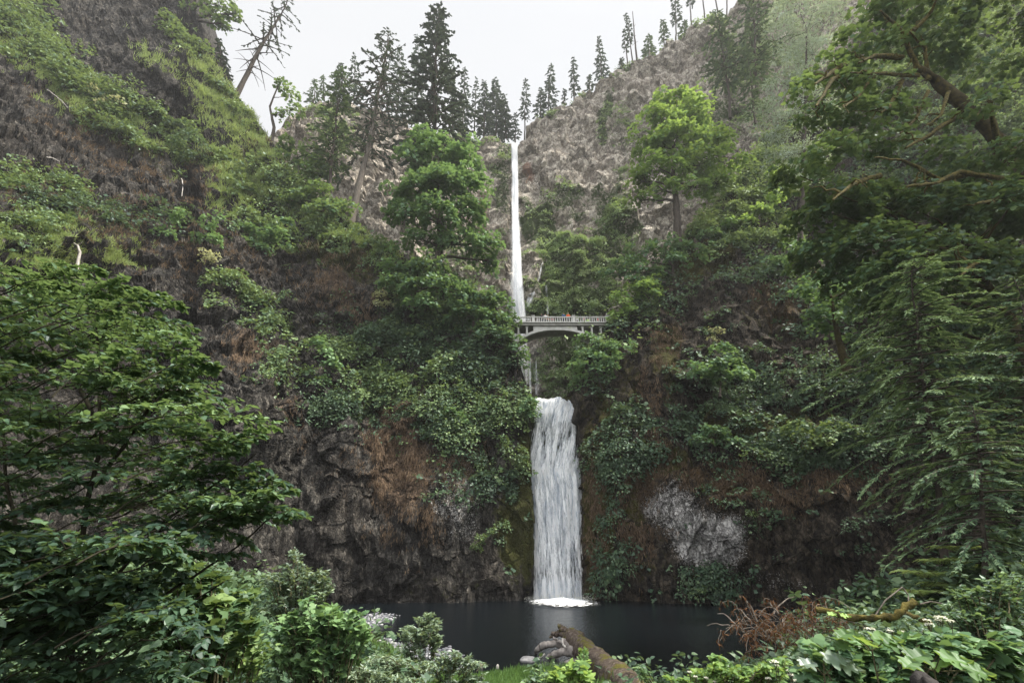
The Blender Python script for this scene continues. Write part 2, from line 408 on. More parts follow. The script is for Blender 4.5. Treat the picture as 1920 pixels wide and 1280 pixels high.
lm = LEFT.field([(640, 640, 260, 60, .5, 20), (900, 900, 90, 90, .55), (960, 1000, 40, 140, .85), (450, 330, 90, 40, .8, 50), (200, 230, 200, 40, .7, 35), (850, 1090, 220, 50, .45), (120, 420, 160, 70, .6), (620, 480, 200, 40, .7, 25), (330, 560, 150, 60, .4), (985, 950, 18, 200, 1)])
ld = LEFT.field([(750, 860, 75, 130, 1), (700, 760, 100, 60, .7), (640, 540, 60, 60, .7), (540, 740, 40, 90, .55, -20), (860, 850, 80, 60, .7), (930, 760, 40, 80, .6), (470, 660, 70, 24, .7), (600, 560, 100, 80, .5), (330, 440, 160, 50, .3, 20), (150, 300, 150, 40, .35, 30), (890, 700, 90, 90, .45), (480, 280, 60, 26, .6, 40), (810, 1000, 50, 90, .5), (640, 900, 90, 120, .5)])
ll = LEFT.field([(860, 950, 60, 90, .75), (600, 900, 50, 60, .3), (590, 960, 120, 120, .3), (880, 520, 80, 60, .1)])
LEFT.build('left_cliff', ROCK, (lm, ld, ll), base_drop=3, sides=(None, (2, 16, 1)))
rm = RIGHT.field([(1130, 900, 26, 230, .9), (1190, 950, 40, 150, .6), (1240, 860, 60, 40, .9), (1260, 690, 40, 90, .75), (1180, 720, 40, 60, .6), (1440, 810, 230, 50, .7), (1350, 460, 180, 60, .9, -35), (1700, 200, 260, 160, .6), (1450, 600, 150, 80, .5), (1320, 1085, 90, 30, .6), (1420, 380, 60, 90, .8), (1100, 950, 14, 230, 1), (1200, 1060, 90, 60, .5)])
rd = RIGHT.field([(1350, 900, 160, 50, .7), (1520, 930, 160, 90, .6), (1260, 640, 60, 40, .6), (1450, 570, 60, 60, .8), (1200, 900, 60, 120, .65), (1520, 700, 120, 60, .5), (1300, 560, 90, 60, .4), (1880, 190, 60, 40, .8), (1210, 830, 50, 40, .8)])
rl = RIGHT.field([(1320, 1005, 95, 75, 1.3), (1260, 960, 60, 60, .9), (1460, 1090, 120, 30, .55, 20), (1300, 720, 60, 50, .35), (1400, 220, 30, 30, .5)])
RIGHT.build('right_cliff', ROCK_R, (rm, rd, rl), base_drop=3, sides=((-1, 16, 1), None))
bm = BACK.field([(1100, 510, 120, 34, 1, -16), (1040, 470, 50, 60, .8), (1100, 470, 100, 30, .7, -12), (1080, 560, 120, 40, 1), (1060, 590, 120, 22, 1), (1010, 430, 60, 60, .85), (1150, 420, 60, 110, .75), (1060, 380, 50, 40, .7), (1070, 690, 90, 90, .75), (1135, 220, 16, 70, .9, 12), (1180, 250, 40, 60, .6), (940, 350, 26, 100, .7), (985, 330, 16, 60, .5), (930, 480, 50, 40, .5), (1330, 250, 120, 50, .7, -40), (1270, 330, 50, 90, .6), (1370, 130, 60, 60, .7, -40), (1200, 130, 40, 20, .5), (870, 480, 60, 50, .5)])
bd = BACK.field([(680, 400, 140, 60, .35), (990, 320, 14, 30, .8), (905, 400, 14, 50, .75), (1080, 400, 160, 60, .35), (1280, 120, 110, 30, .45, -35), (1100, 260, 120, 60, .3)])
bl_ = BACK.field([(1090, 540, 60, 60, .12), (1290, 160, 40, 40, .3)])
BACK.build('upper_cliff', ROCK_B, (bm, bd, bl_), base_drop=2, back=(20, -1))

# recess behind the lower fall and the ledge stream above it
GAP = Sheet([(955, [(1142, 57), (900, 57.5), (760, 58), (735, 60)]), (1045, [(1142, 56), (900, 56.5), (770, 57.3), (751, 58.2)]), (1130, [(1142, 57), (900, 57.5), (760, 58), (735, 60)])], nu=60, nb=90)
GAP.finish(rocky(0.4, 200), 200)
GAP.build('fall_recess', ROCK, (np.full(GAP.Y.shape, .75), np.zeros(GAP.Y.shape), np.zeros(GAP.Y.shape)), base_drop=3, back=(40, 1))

# ------------------------------------------------------------------ ground sheet, pool, gravel
def ground_z(x, y):
    bank = 2.75 - 0.124 * y
    right = np.clip(x - 5.5, 0, 14) * 0.29 * np.clip((27 - y) / 8, 0, 1)
    left = np.clip(-x - 7, 0, 20) * 0.16
    edge = 21.3 + 0.9 * np.sin(x * 0.7) + np.where(x < -2, np.clip(-x - 2, 0, 9) * 1.35, 0) - np.clip(x - 2, 0, 5.5) * 0.85 + np.clip(x - 9, 0, 20) * 0.6
    z = np.maximum(bank, 0.22) + right + left
    drop = np.clip((y - edge) / 1.6, 0, 1); drop = drop * drop * (3 - 2 * drop)
    z = z * (1 - drop) + (-1.6) * drop
    return z
xs = np.concatenate([np.linspace(-400, -45, 12), np.linspace(-40, 40, 200), np.linspace(45, 400, 12)])
ys = np.concatenate([np.linspace(-200, -12, 8), np.linspace(-10, 60, 180), np.linspace(66, 500, 14)])
gx, gy = np.meshgrid(xs, ys, indexing='ij')
gz = ground_z(gx, gy)
gz = gz + 0.12 * fbm(np.stack([gx * .5, gy * .5, gx * 0], -1), 4, 5)
g = Geo(); g.grid(np.stack([gx, gy, gz], -1))
m, nt, out = mat('earth'); n_ = N(nt); co = n_.coords()
c = n_.ramp(n_.noise(co, 0.9, 7, .7), [(0.3, (0.012, 0.018, 0.008)), (0.5, (0.035, 0.045, 0.016)), (0.72, (0.075, 0.06, 0.035))])
n_.put(out.inputs[0], n_.bsdf(c, .95, n_.bump(n_.noise(co, 5, 6, .7), .8, .1), .1))
tag(g.build('ground', m, smooth=True), kind='structure')

m, nt, out = mat('pool_water'); n_ = N(nt); co = n_.coords((1, 1.0, 1))
h = n_.math('ADD', n_.noise(co, 1.1, 5, .6), n_.math('MULTIPLY', n_.noise(n_.coords((1, 1.6, 1)), 5.0, 4, .6), .5))
n_.put(out.inputs[0], n_.bsdf((0.004, 0.006, 0.008), .16, n_.bump(h, .7, .09), .12))
g = Geo(); wx, wy = np.meshgrid(np.linspace(-60, 60, 60), np.linspace(12, 62, 40), indexing='ij')
g.grid(np.stack([wx, wy, 0 * wx], -1)); tag(g.build('pool_water', m, smooth=True), kind='structure')

# stream bed between the two falls
STONE = plain_mat('wet_stone', (0.02, 0.02, 0.02), (0.07, 0.065, 0.06), 1.5, .7, .3)
sx, sy = np.meshgrid(np.linspace(-30, 40, 60), np.linspace(57, 100, 50), indexing='ij')
sz = 20.75 + np.clip(sy - 58, 0, 60) * 0.16 + 0.05 * (sx - 5.5) ** 2 * 0.12 + 0.8 * fbm(np.stack([sx * .3, sy * .3, 0 * sx], -1), 3, 77) * np.clip((sy - 58) / 5, 0, 1)
g = Geo(); g.grid(np.stack([sx, sy, sz], -1)); tag(g.build('stream_bed', STONE, smooth=True), kind='structure')

# ------------------------------------------------------------------ light
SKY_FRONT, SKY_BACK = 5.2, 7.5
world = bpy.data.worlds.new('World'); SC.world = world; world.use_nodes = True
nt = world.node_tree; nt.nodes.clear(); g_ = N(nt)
sky = g_.new('ShaderNodeTexSky'); sky.sky_type = 'NISHITA'; sky.sun_disc = False
SUN_EL, SUN_AZ = R(58), R(94)          # azimuth from straight ahead towards the right
sky.sun_elevation = SUN_EL; sky.sun_rotation = SUN_AZ; sky.dust_density = 4; sky.air_density = 1.2
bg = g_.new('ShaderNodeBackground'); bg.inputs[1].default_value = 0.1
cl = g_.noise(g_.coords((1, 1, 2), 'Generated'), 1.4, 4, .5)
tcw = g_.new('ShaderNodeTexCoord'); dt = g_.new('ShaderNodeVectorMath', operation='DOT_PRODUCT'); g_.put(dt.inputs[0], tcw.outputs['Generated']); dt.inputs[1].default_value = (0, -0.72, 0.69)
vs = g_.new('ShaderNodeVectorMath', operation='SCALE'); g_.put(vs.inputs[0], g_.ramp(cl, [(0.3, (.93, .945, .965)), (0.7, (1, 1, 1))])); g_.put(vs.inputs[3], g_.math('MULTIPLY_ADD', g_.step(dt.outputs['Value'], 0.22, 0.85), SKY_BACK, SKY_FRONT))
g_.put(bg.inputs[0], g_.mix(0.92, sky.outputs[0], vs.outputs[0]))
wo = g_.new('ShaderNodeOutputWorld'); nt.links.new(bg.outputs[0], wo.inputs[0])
sl = bpy.data.lights.new('sun', 'SUN'); sl.energy = 5.0; sl.angle = R(10); sl.color = (1, 0.94, 0.82)
so = bpy.data.objects.new('sun', sl); COL.objects.link(so)
from mathutils import Vector
sd = Vector((math.sin(SUN_AZ) * math.cos(SUN_EL), math.cos(SUN_AZ) * math.cos(SUN_EL), math.sin(SUN_EL)))
so.rotation_euler = sd.to_track_quat('Z', 'Y').to_euler(); so.location = (20, 60, 260)

SC.view_settings.view_transform = 'Standard'; SC.view_settings.look = 'None'; SC.view_settings.exposure = 0.9; SC.view_settings.gamma = 1
cy = SC.cycles
cy.max_bounces = 6; cy.diffuse_bounces = 3; cy.glossy_bounces = 2; cy.transmission_bounces = 3; cy.volume_bounces = 0; cy.transparent_max_bounces = 24
cy.caustics_reflective = False; cy.caustics_refractive = False; cy.sample_clamp_indirect = 4
cy.use_denoising = True
# ------------------------------------------------------------------ plants: building blocks
def tp(*p): return np.array([(q + (0.0,))[:3] if len(q) == 2 else q for q in p], float)
OVAL = tp((0, 0, 0), (.27, .28, .05), (.25, .66, .03), (0, 1, -.10), (-.25, .66, .03), (-.27, .28, .05))
SLIM = tp((0, 0, 0), (.13, .35, .03), (0, 1, -.08), (-.13, .35, .03))
DIAM = tp((0, 0, 0), (.36, .45, .07), (0, 1, -.08), (-.36, .45, .07))
MAPLE = tp((0, .05), (.30, -.12, -.05), (.34, .14), (.66, .38, -.08), (.36, .46), (.34, .72, -.03), (0, 1.05, -.12), (-.34, .72, -.03), (-.36, .46), (-.66, .38, -.08), (-.34, .14), (-.30, -.12, -.05))
STAR = tp((0, 0), (.52, .12, -.05), (.28, .36), (.46, .78, -.05), (0, 1.0, -.08), (-.46, .78, -.05), (-.28, .36), (-.52, .12, -.05))
FROND = tp((0, 0), (.20, .12), (.10, .22), (.22, .38), (.09, .46), (.18, .62), (.06, .70), (.11, .84), (0, 1, -.08), (-.11, .84), (-.06, .70), (-.18, .62), (-.09, .46), (-.22, .38), (-.10, .22), (-.20, .12))
NEED = tp((0, 0), (.17, .25), (.07, .38), (.15, .62), (0, 1, -.08), (-.15, .62), (-.07, .38), (-.17, .25))
BLADE = tp((-.05, 0), (.05, 0), (.035, .6, .03), (0, 1, .12), (-.035, .6, .03))

M = {}
M['maple'] = leaf_mat('maple_leaves', (.020, .052, .022), (.050, .120, .042), (.125, .235, .062), .34, .02)
M['maple_y'] = leaf_mat('young_maple_leaves', (.030, .075, .016), (.085, .180, .030), (.21, .34, .045), .42, .02)
M['broad'] = leaf_mat('broad_leaves', (.018, .048, .018), (.046, .108, .034), (.15, .24, .05), .34, .02, .5)
M['alder'] = leaf_mat('alder_leaves', (.014, .040, .021), (.038, .090, .038), (.125, .215, .062), .36, .03, .45)
M['fir'] = leaf_mat('fir_needles', (.014, .030, .022), (.032, .058, .040), (.070, .105, .062), .16, .03)
M['fir_g'] = leaf_mat('green_fir_needles', (.020, .045, .022), (.050, .092, .042), (.10, .16, .065), .2, .03)
M['hemlock'] = leaf_mat('hemlock_needles', (.012, .034, .020), (.038, .085, .040), (.16, .25, .095), .24, .015)
M['sage'] = leaf_mat('silver_leaves', (.09, .13, .095), (.19, .255, .19), (.33, .41, .31), .25, .05)
M['willow'] = leaf_mat('willow_leaves', (.05, .09, .05), (.12, .19, .10), (.25, .34, .17), .32, .06)
M['grass'] = leaf_mat('grass_blades', (.045, .085, .012), (.12, .20, .028), (.26, .33, .07), .40, .02)
M['lawn'] = leaf_mat('lawn_blades', (.035, .085, .012), (.085, .19, .022), (.16, .29, .05), .35, .02)
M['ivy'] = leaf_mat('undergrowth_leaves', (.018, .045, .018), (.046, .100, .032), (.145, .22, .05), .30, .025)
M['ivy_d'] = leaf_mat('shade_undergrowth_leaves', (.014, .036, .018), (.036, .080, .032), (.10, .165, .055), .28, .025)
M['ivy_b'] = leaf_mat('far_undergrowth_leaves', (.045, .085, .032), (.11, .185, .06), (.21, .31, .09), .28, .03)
M['dry'] = leaf_mat('dry_grass', (.075, .052, .036), (.19, .135, .092), (.40, .30, .21), .15, .0)
M['brush'] = leaf_mat('dead_needles', (.045, .024, .014), (.13, .062, .034), (.25, .15, .08), .15, .0)
M['cream'] = leaf_mat('pale_flowers', (.22, .26, .12), (.42, .45, .26), (.66, .66, .50), .25, .0)
M['white'] = leaf_mat('white_flowers', (.45, .45, .38), (.7, .7, .62), (.85, .85, .8), .2, .0)
M['bark'] = plain_mat('bark', (.022, .018, .015), (.085, .070, .058), 7, .95, .05, (1, 1, .25))
M['bark_l'] = plain_mat('pale_bark', (.065, .055, .047), (.20, .175, .15), 6, .95, .05, (1, 1, .2))
M['mossbark'] = plain_mat('mossy_bark', (.022, .020, .012), (.14, .115, .030), 4.5, 1.0, .12)
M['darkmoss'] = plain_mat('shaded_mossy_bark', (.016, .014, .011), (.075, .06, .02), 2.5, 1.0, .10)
M['dead'] = plain_mat('bleached_wood', (.22, .20, .185), (.52, .49, .46), 5, .8, .02, (1, 1, .3))
M['twig'] = plain_mat('dark_twigs', (.012, .012, .008), (.04, .035, .022), 9, .9, .005)
M['stem'] = plain_mat('stems', (.03, .03, .016), (.085, .075, .04), 9, .9, .01)

def axial(P): return (P[:, 1] * CP + (P[:, 2] - CAMZ) * SP) / FPX
UP = np.array([0, 0, 1.0])
def unit(a): return a / (np.linalg.norm(a, axis=-1, keepdims=True) + 1e-9)

def domes(g, C, out, r, n, leaf, tpl, tint, spread=.22, flat=.45, droop=.35):
    """n leaves on each of many little leaf domes"""
    C = np.asarray(C, float); k = len(C)
    r = np.broadcast_to(np.asarray(r, float), (k,)); leaf = np.broadcast_to(np.asarray(leaf, float), (k,)); tint = np.broadcast_to(np.asarray(tint, float), (k,))
    out = unit(np.broadcast_to(out, (k, 3)).astype(float))
    C, out, r, leaf, tint = [np.repeat(a, n, 0) for a in (C, out, r, leaf, tint)]
    m = k * n
    ax = unit(UP * .9 + out * .6)
    e1 = unit(np.cross(ax, rnd(m, 3))); q = np.sqrt(uni(0, 1, m)); 
    pos = C + e1 * (r * q)[:, None] + ax * (r * flat * (1 - q * q) + r * .18 * rnd(m))[:, None] - UP * (droop * r * q * q)[:, None]
    nd = unit(ax + .55 * q[:, None] * e1 + .38 * rnd(m, 3))
    yd = unit(e1 * .9 + out * .35 - UP * .28 + .45 * rnd(m, 3))
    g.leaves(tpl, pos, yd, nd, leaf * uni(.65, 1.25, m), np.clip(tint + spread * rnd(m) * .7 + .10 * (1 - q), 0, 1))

def lobe(g, c, rad, nsub, n, sub_r, leaf, tpl, tint, low=-.45, fill=.55):
    c = np.asarray(c, float); rad = np.asarray(rad, float)
    d = unit(rnd(nsub * 3, 3)); d = d[d[:, 2] > low][:nsub]
    f = uni(fill, 1.02, len(d)) ** .6
    lump = 1 + .28 * fbm(d * 1.7 + c * .37, 2, 3)
    C = c + d * rad * (f * lump * np.exp(.16 * rnd(len(d))))[:, None]
    domes(g, C, d, sub_r * uni(.7, 1.25, len(d)), n, leaf, tpl, np.clip(tint + .10 * rnd(len(d)), 0, 1))

def bez(a, b, n=8, sag=0.0, wob=0.0, rise=0.0):
    a = np.asarray(a, float); b = np.asarray(b, float); t = np.linspace(0, 1, n)[:, None]
    p = a + (b - a) * t + UP * (rise * np.sin(pi * t)) - UP * (sag * t * t)
    if wob:
        w = np.cumsum(rnd(n, 3), 0) * wob; w -= w[0] + (w[-1] - w[0]) * t
        p = p + w
    return p

def broadleaf(name, label, base, trunk_px, lobes, Y, leaf_px, tpl='STAR', m='maple', dens=1.0, tint=.5, sub_px=15, nleaf=34, trunk_r=7, cat='tree', group=None, depth=.8, bark='bark', low=-.45, wob=1.0, twig=True):
    """a leafy tree or shrub: trunk and limbs, a crown of many leaf domes. lobes: (u, v, ru, rv[, dY, dt])"""
    b = np.asarray(base, float); root = empty(name, b, label, cat, group)
    cg, tg = Geo(), Geo()
    pts = [b] + [W(u, v, Y + (q[0] if q else 0)) for (u, v, *q) in trunk_px]
    P = np.concatenate([bez(pts[k], pts[k + 1], 6, wob=.04 * wob)[(0 if k == 0 else 1):] for k in range(len(pts) - 1)])
    s = mpp(lobes[0][1], Y)
    rr = np.linspace(trunk_r, trunk_r * .28, len(P)) * s; rr[0] *= 1.35
    tg.tube(P, rr, 8, jitter=.06)
    T = globals()[tpl]
    for (u, v, ru, rv, *q) in lobes:
        dY = q[0] if q else 0; dt = q[1] if len(q) > 1 else 0
        c = W(u, v, Y + dY); s = mpp(v, Y + dY)
        ns = max(4, int(dens * .62 * (ru * rv) / (sub_px ** 2) * 2.6))
        lobe(cg, c, (ru * s, depth * .5 * (ru + rv) * s, rv * s), ns, nleaf, sub_px * s, leaf_px * s, T, tint + dt + .10 * rnd(1)[0], low, .20)
        # limb from the nearest lower point of the trunk
        dd = np.linalg.norm(P - c, axis=1) + 1.2 * np.clip(P[:, 2] - c[2], 0, None) + 0.15 * np.arange(len(P))[::-1] * s
        k = int(np.argmin(dd)); r0 = rr[k] * .55
        L = bez(P[k], c, 8, wob=.05 * np.linalg.norm(c - P[k]) * wob * .4, rise=.06 * np.linalg.norm(c - P[k]))
        tg.tube(L, np.linspace(r0, .25 * r0, 8), 6)
        if twig:
            for _ in range(9):
                e = c + unit(rnd(3) + .3 * UP) * np.array([ru, .6 * (ru + rv) * depth, rv]) * s * .8
                tg.tube(bez(L[5 + _ % 3], e, 6, wob=.06 * np.linalg.norm(e - c)), np.linspace(.3 * r0, .08 * r0, 6), 4)
    cg.build('crown', M[m], root, loc=b); tg.build('trunk', M[bark], root, smooth=True, loc=b)
    return root

def conifer(name, label, ub, vb, ut, vt, Y, rpx, start=.1, nbr=90, droop=.35, twig_px=7, m='fir', tint=.45, dens=1.0, irr=.35, wood=True, wid=1.5, trunk_r=2.4, prof=.8, rise=.25, group=None, bark='bark', tpl='NEED', flag=0.0, dead=0, lodge=None):
    b = W(ub, vb, Y); t = W(ut, vt, Y); s = mpp(.5 * (vb + vt), Y)
    root = empty(name, b, label, 'tree', group)
    cg, tg = Geo(), Geo(); T = globals()[tpl]
    H = np.linalg.norm(t - b); ax = (t - b)
    n = 14; tt = np.linspace(0, 1, n); P = b + ax * tt[:, None] + (np.cumsum(rnd(n, 3), 0) * .0025 * H) * np.array([1, 1, 0])
    P[-1] = t
    tg.tube(P, np.linspace(trunk_r, trunk_r * .12, n) * s, 7, jitter=.05)
    gap = uni(0, 1, 40)
    for k in range(nbr):
        f = ((k + uni(0, .9)) / nbr) ** 1.05; q = start + (1 - start) * f
        p0 = np.array([np.interp(q, tt, P[:, j]) for j in range(3)])
        low = min(1, .45 + f * 3.2)
        L = rpx * s * (max(.05, (1 - f)) ** prof) * low * (1 - irr + 2 * irr * gap[int(f * 39)] * uni(.45, 1.0)) + .02 * rpx * s
        if uni(0, 1) < .10 * irr / .35: L *= .35
        az = k * 2.39996 + uni(-.4, .4); h = np.array([math.cos(az), math.sin(az), 0])
        if flag: L *= 1 + flag * h[0]
        up0 = rise * (f * 1.4 - .25)
        S = np.linspace(0, 1, 6); dj = uni(.45, 1.6)
        B = p0 + h * (L * S)[:, None] + UP * (L * (up0 * S - droop * dj * S * S))[:, None]
        if wood and L > 3 * s: tg.tube(B, np.linspace(.30, .06, 6) * trunk_r * s * min(1, L / (rpx * s) + .15), 4, cap=False)
        if dead and f < dead: continue
        m_ = max(3, int(dens * 3.2 * L / (twig_px * s)))
        ss = uni(.12, 1.0, m_) ** .75
        pos = np.stack([np.interp(ss, S, B[:, j]) for j in range(3)], 1)
        side = np.where(uni(0, 1, m_) < .5, -1, 1); ang = uni(.15, 1.15, m_) * (1 - .45 * ss)
        pr = np.array([-h[1], h[0], 0])
        yd = h * np.cos(ang)[:, None] + pr * (side * np.sin(ang))[:, None] - UP * (.15 + droop * .9 * ss)[:, None] + .18 * rnd(m_, 3)
        nd = UP + .35 * rnd(m_, 3) + .3 * h
        cg.leaves(T, pos, yd, nd, twig_px * s * uni(.7, 1.35, m_) * (1.15 - .35 * ss), np.clip(tint + .28 * (ss - .5) + .16 * rnd(m_), 0, 1), wid=wid)  # tips tinted lighter: new growth plus painted-in light on the branch ends
    # leading shoot
    k = 8; cg.leaves(T, t - UP * uni(0, 2.2 * twig_px * s, k)[:, None], UP * .8 + .5 * rnd(k, 3), rnd(k, 3), twig_px * s * .8, tint, wid=1.3)
    cg.build('crown', M[m], root, loc=b); tg.build('trunk', M[bark], root, smooth=True, loc=b)
    return root

def undergrowth(name, sheet, field, n, m, r_px, leaf_px, nleaf=14, tpl='DIAM', tint=.45, ragged=.6, seed=3, scale=.35, lift=.45, tvar=.16, label=None):
    P, nn = sheet.sample(sheet.field(field) if isinstance(field, list) else field, n, ragged, seed, scale)
    s = axial(P); r = r_px * s * np.exp(.45 * rnd(n))
    t = np.clip(tint + tvar * fbm(P * .22, 3, seed + 5) * 2 + .08 * rnd(n), 0, 1)
    g = Geo(); big = r > 1.25 * r_px * s; pick = vnoise(P * .45, seed + 8) + .25 * uni(-1, 1, n)
    for sel, T, k1, k2 in ((pick < .5, globals()[tpl], 1, 1), ((pick >= .5) & (pick < .72), STAR, 1.45, .7), (pick >= .72, SLIM, 2.1, .9)):
        domes(g, P[sel] + nn[sel] * (r[sel] * lift)[:, None], nn[sel], r[sel], max(4, int(nleaf * k2)), leaf_px * k1 * s[sel], T, t[sel])
    k = big.sum(); domes(g, P[big] + nn[big] * (r[big] * lift * 1.6)[:, None], nn[big], r[big] * .9, nleaf * 2, leaf_px * s[big] * 1.1, globals()[tpl], np.clip(t[big] + .08, 0, 1))
    return tag(g.build(name, M[m]), label, kind='stuff')

def tufts(name, sheet, field, n, m, h_px, hang=False, nb=9, tint=.5, ragged=.5, seed=4, scale=.5, lean=.0, wid=1.0):
    P, nn = sheet.sample(sheet.field(field), n, ragged, seed, scale)
    k = n * nb; s = np.repeat(axial(P), nb); P = np.repeat(P, nb, 0); nn = np.repeat(nn, nb, 0)
    P = P + .3 * h_px * s[:, None] * rnd(k, 3)
    if hang: yd = -UP * 1.1 + nn * .30 + .22 * rnd(k, 3)
    else: yd = UP * .9 + nn * .55 + .42 * rnd(k, 3) - UP * lean
    g = Geo(); g.leaves(BLADE, P, yd, nn + .5 * rnd(k, 3), h_px * s * uni(.5, 1.3, k), np.clip(tint + .2 * rnd(k), 0, 1), wid=wid)
    return tag(g.build(name, M[m]), kind='stuff')
# ------------------------------------------------------------------ leafy cover of the cliffs (masses nobody could count)
undergrowth('undergrowth', LEFT, [
    (600, 395, 110, 30, 1, 30), (520, 345, 50, 30, .9, 50), (700, 470, 80, 30, .9, 20), (440, 335, 40, 22, .9, 55), (500, 430, 70, 26, .8, 30),
    (840, 560, 100, 45, .9), (920, 600, 45, 40, 1), (740, 725, 130, 40, .9, 14), (630, 665, 70, 30, .8, 20), (500, 600, 60, 36, .7, 40), (440, 560, 40, 36, .6, 40),
    (860, 770, 60, 60, .9, 40), (930, 835, 50, 44, .8, 40), (985, 770, 16, 40, .8), (560, 690, 70, 24, .7, 20),
    (250, 195, 60, 10, 1, 35), (90, 95, 90, 24, .95, 40), (160, 180, 120, 14, .9, 35), (20, 50, 60, 50, 1), (60, 340, 90, 20, .8, 15), (350, 80, 36, 16, .9, 45), (430, 190, 60, 10, 1, 50), (60, 430, 70, 36, .8), (230, 260, 70, 12, .7, 25), (350, 270, 30, 30, .6)], 4400, 'ivy', 10, 5.2, tint=.55, seed=11, ragged=.9)
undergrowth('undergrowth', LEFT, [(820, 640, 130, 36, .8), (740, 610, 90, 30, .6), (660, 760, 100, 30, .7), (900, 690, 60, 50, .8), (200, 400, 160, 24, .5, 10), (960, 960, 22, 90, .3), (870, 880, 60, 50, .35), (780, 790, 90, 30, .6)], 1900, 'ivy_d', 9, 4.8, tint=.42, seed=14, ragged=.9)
tufts('grass', LEFT, [(430, 215, 40, 110, .9, -38), (390, 150, 26, 60, .8, -40), (500, 300, 20, 50, .9, -40), (520, 370, 90, 26, .8, 35), (440, 320, 60, 30, 1, 55), (150, 180, 180, 30, .8, 33), (420, 340, 30, 60, .9, -30), (300, 120, 60, 12, .7, 40), (600, 410, 110, 26, 1, 32), (540, 370, 60, 24, 1, 38), (470, 340, 40, 40, 1, 50), (90, 470, 120, 50, .5), (220, 480, 50, 30, .6)], 8000, 'grass', 8, tint=.72, seed=21)  # blade tint lightened to paint in sun on the ridge
tufts('hanging_dry_grass', LEFT, [(750, 850, 60, 120, 1), (710, 760, 80, 30, .7), (640, 540, 60, 50, .6), (790, 900, 30, 120, .7), (540, 760, 30, 80, .45, -20), (440, 660, 60, 18, .7), (930, 750, 40, 60, .4), (680, 580, 60, 50, .4), (860, 880, 50, 60, .4)], 2600, 'dry', 8, True, tint=.30, seed=25, ragged=.7, wid=.7)
tufts('dry_grass', LEFT, [(300, 440, 220, 80, .6, 20), (480, 280, 60, 22, .6, 40), (100, 380, 150, 60, .6), (200, 290, 180, 40, .5, 30), (330, 380, 120, 60, .5), (600, 520, 60, 60, .5)], 1500, 'dry', 8, tint=.30, seed=27)

undergrowth('undergrowth', RIGHT, [
    (1110, 690, 34, 40, 1), (1150, 640, 60, 40, .9), (1210, 560, 60, 60, .95), (1290, 500, 90, 50, .95), (1380, 430, 90, 50, .95, -30), (1450, 350, 70, 60, .9, -40), (1430, 500, 100, 60, .8),
    (1500, 420, 90, 90, .9), (1360, 690, 60, 36, .9), (1440, 820, 150, 40, .95), (1560, 830, 120, 50, .9), (1330, 800, 60, 40, .85), (1180, 830, 70, 40, .8), (1160, 780, 50, 30, .6), (1130, 850, 40, 50, .7),
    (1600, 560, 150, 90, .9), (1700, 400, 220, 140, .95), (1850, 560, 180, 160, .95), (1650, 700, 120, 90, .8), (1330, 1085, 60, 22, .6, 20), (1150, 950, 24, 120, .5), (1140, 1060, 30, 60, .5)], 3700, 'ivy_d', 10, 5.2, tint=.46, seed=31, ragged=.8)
undergrowth('undergrowth', RIGHT, [(1400, 350, 60, 90, .9, 30), (1350, 430, 60, 40, 1), (1440, 290, 50, 60, .8), (1200, 540, 40, 50, .9), (1110, 680, 24, 40, .8), (1750, 90, 160, 50, .7, -30), (1860, 130, 90, 50, .6), (1860, 220, 80, 30, .6), (1430, 430, 60, 30, .6)], 3200, 'ivy', 9, 5.2, tint=.88, seed=35)  # leaf tint raised to paint in sunlight on the right slope
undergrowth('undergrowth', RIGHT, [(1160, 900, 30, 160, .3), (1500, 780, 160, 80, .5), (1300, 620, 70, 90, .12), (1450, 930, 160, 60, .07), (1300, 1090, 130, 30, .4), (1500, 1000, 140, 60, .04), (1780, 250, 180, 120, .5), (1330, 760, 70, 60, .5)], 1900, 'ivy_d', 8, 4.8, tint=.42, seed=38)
tufts('moss_tufts', RIGHT, [(1210, 880, 40, 70, .8), (1190, 960, 40, 90, .6), (1250, 660, 30, 70, .6), (1330, 890, 150, 26, .7), (1120, 980, 20, 140, .7), (1500, 900, 140, 40, .5), (1220, 740, 30, 60, .5)], 3200, 'dry', 8, True, tint=.2, seed=41)
tufts('grass', RIGHT, [(1420, 280, 40, 60, .8, 30), (1390, 380, 60, 50, .9), (1880, 150, 90, 30, .8, -30), (1800, 40, 120, 40, .7, -30), (1440, 330, 50, 40, .9), (1340, 430, 40, 24, .8)], 2400, 'grass', 8, tint=.55, seed=44)

undergrowth('undergrowth', BACK, [
    (1080, 588, 110, 10, 1), (1060, 612, 100, 16, .9), (1150, 420, 36, 44, .6), (1060, 368, 30, 14, .8), (1010, 410, 20, 26, .4), (1135, 220, 8, 50, 1, 12), (1180, 240, 30, 30, .5), (940, 300, 20, 26, .6),
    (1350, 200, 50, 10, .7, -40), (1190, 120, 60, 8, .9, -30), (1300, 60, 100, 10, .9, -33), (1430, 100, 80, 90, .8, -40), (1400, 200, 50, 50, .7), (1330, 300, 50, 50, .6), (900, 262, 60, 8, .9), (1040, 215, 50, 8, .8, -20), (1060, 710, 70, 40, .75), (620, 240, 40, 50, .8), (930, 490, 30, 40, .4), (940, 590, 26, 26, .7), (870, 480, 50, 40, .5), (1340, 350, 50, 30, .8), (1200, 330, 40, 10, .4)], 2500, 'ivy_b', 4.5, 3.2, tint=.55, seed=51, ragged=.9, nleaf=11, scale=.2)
undergrowth('moss_carpet', BACK, [(1100, 510, 110, 26, 1, -16), (1050, 470, 40, 40, .6), (1110, 535, 50, 24, .9, -25), (1090, 470, 90, 16, .6, -12), (1040, 560, 30, 30, .4), (1060, 690, 70, 50, .5)], 3600, 'ivy_b', 3, 2.2, tint=.70, seed=55, ragged=.9, nleaf=8, scale=.25, lift=.2)
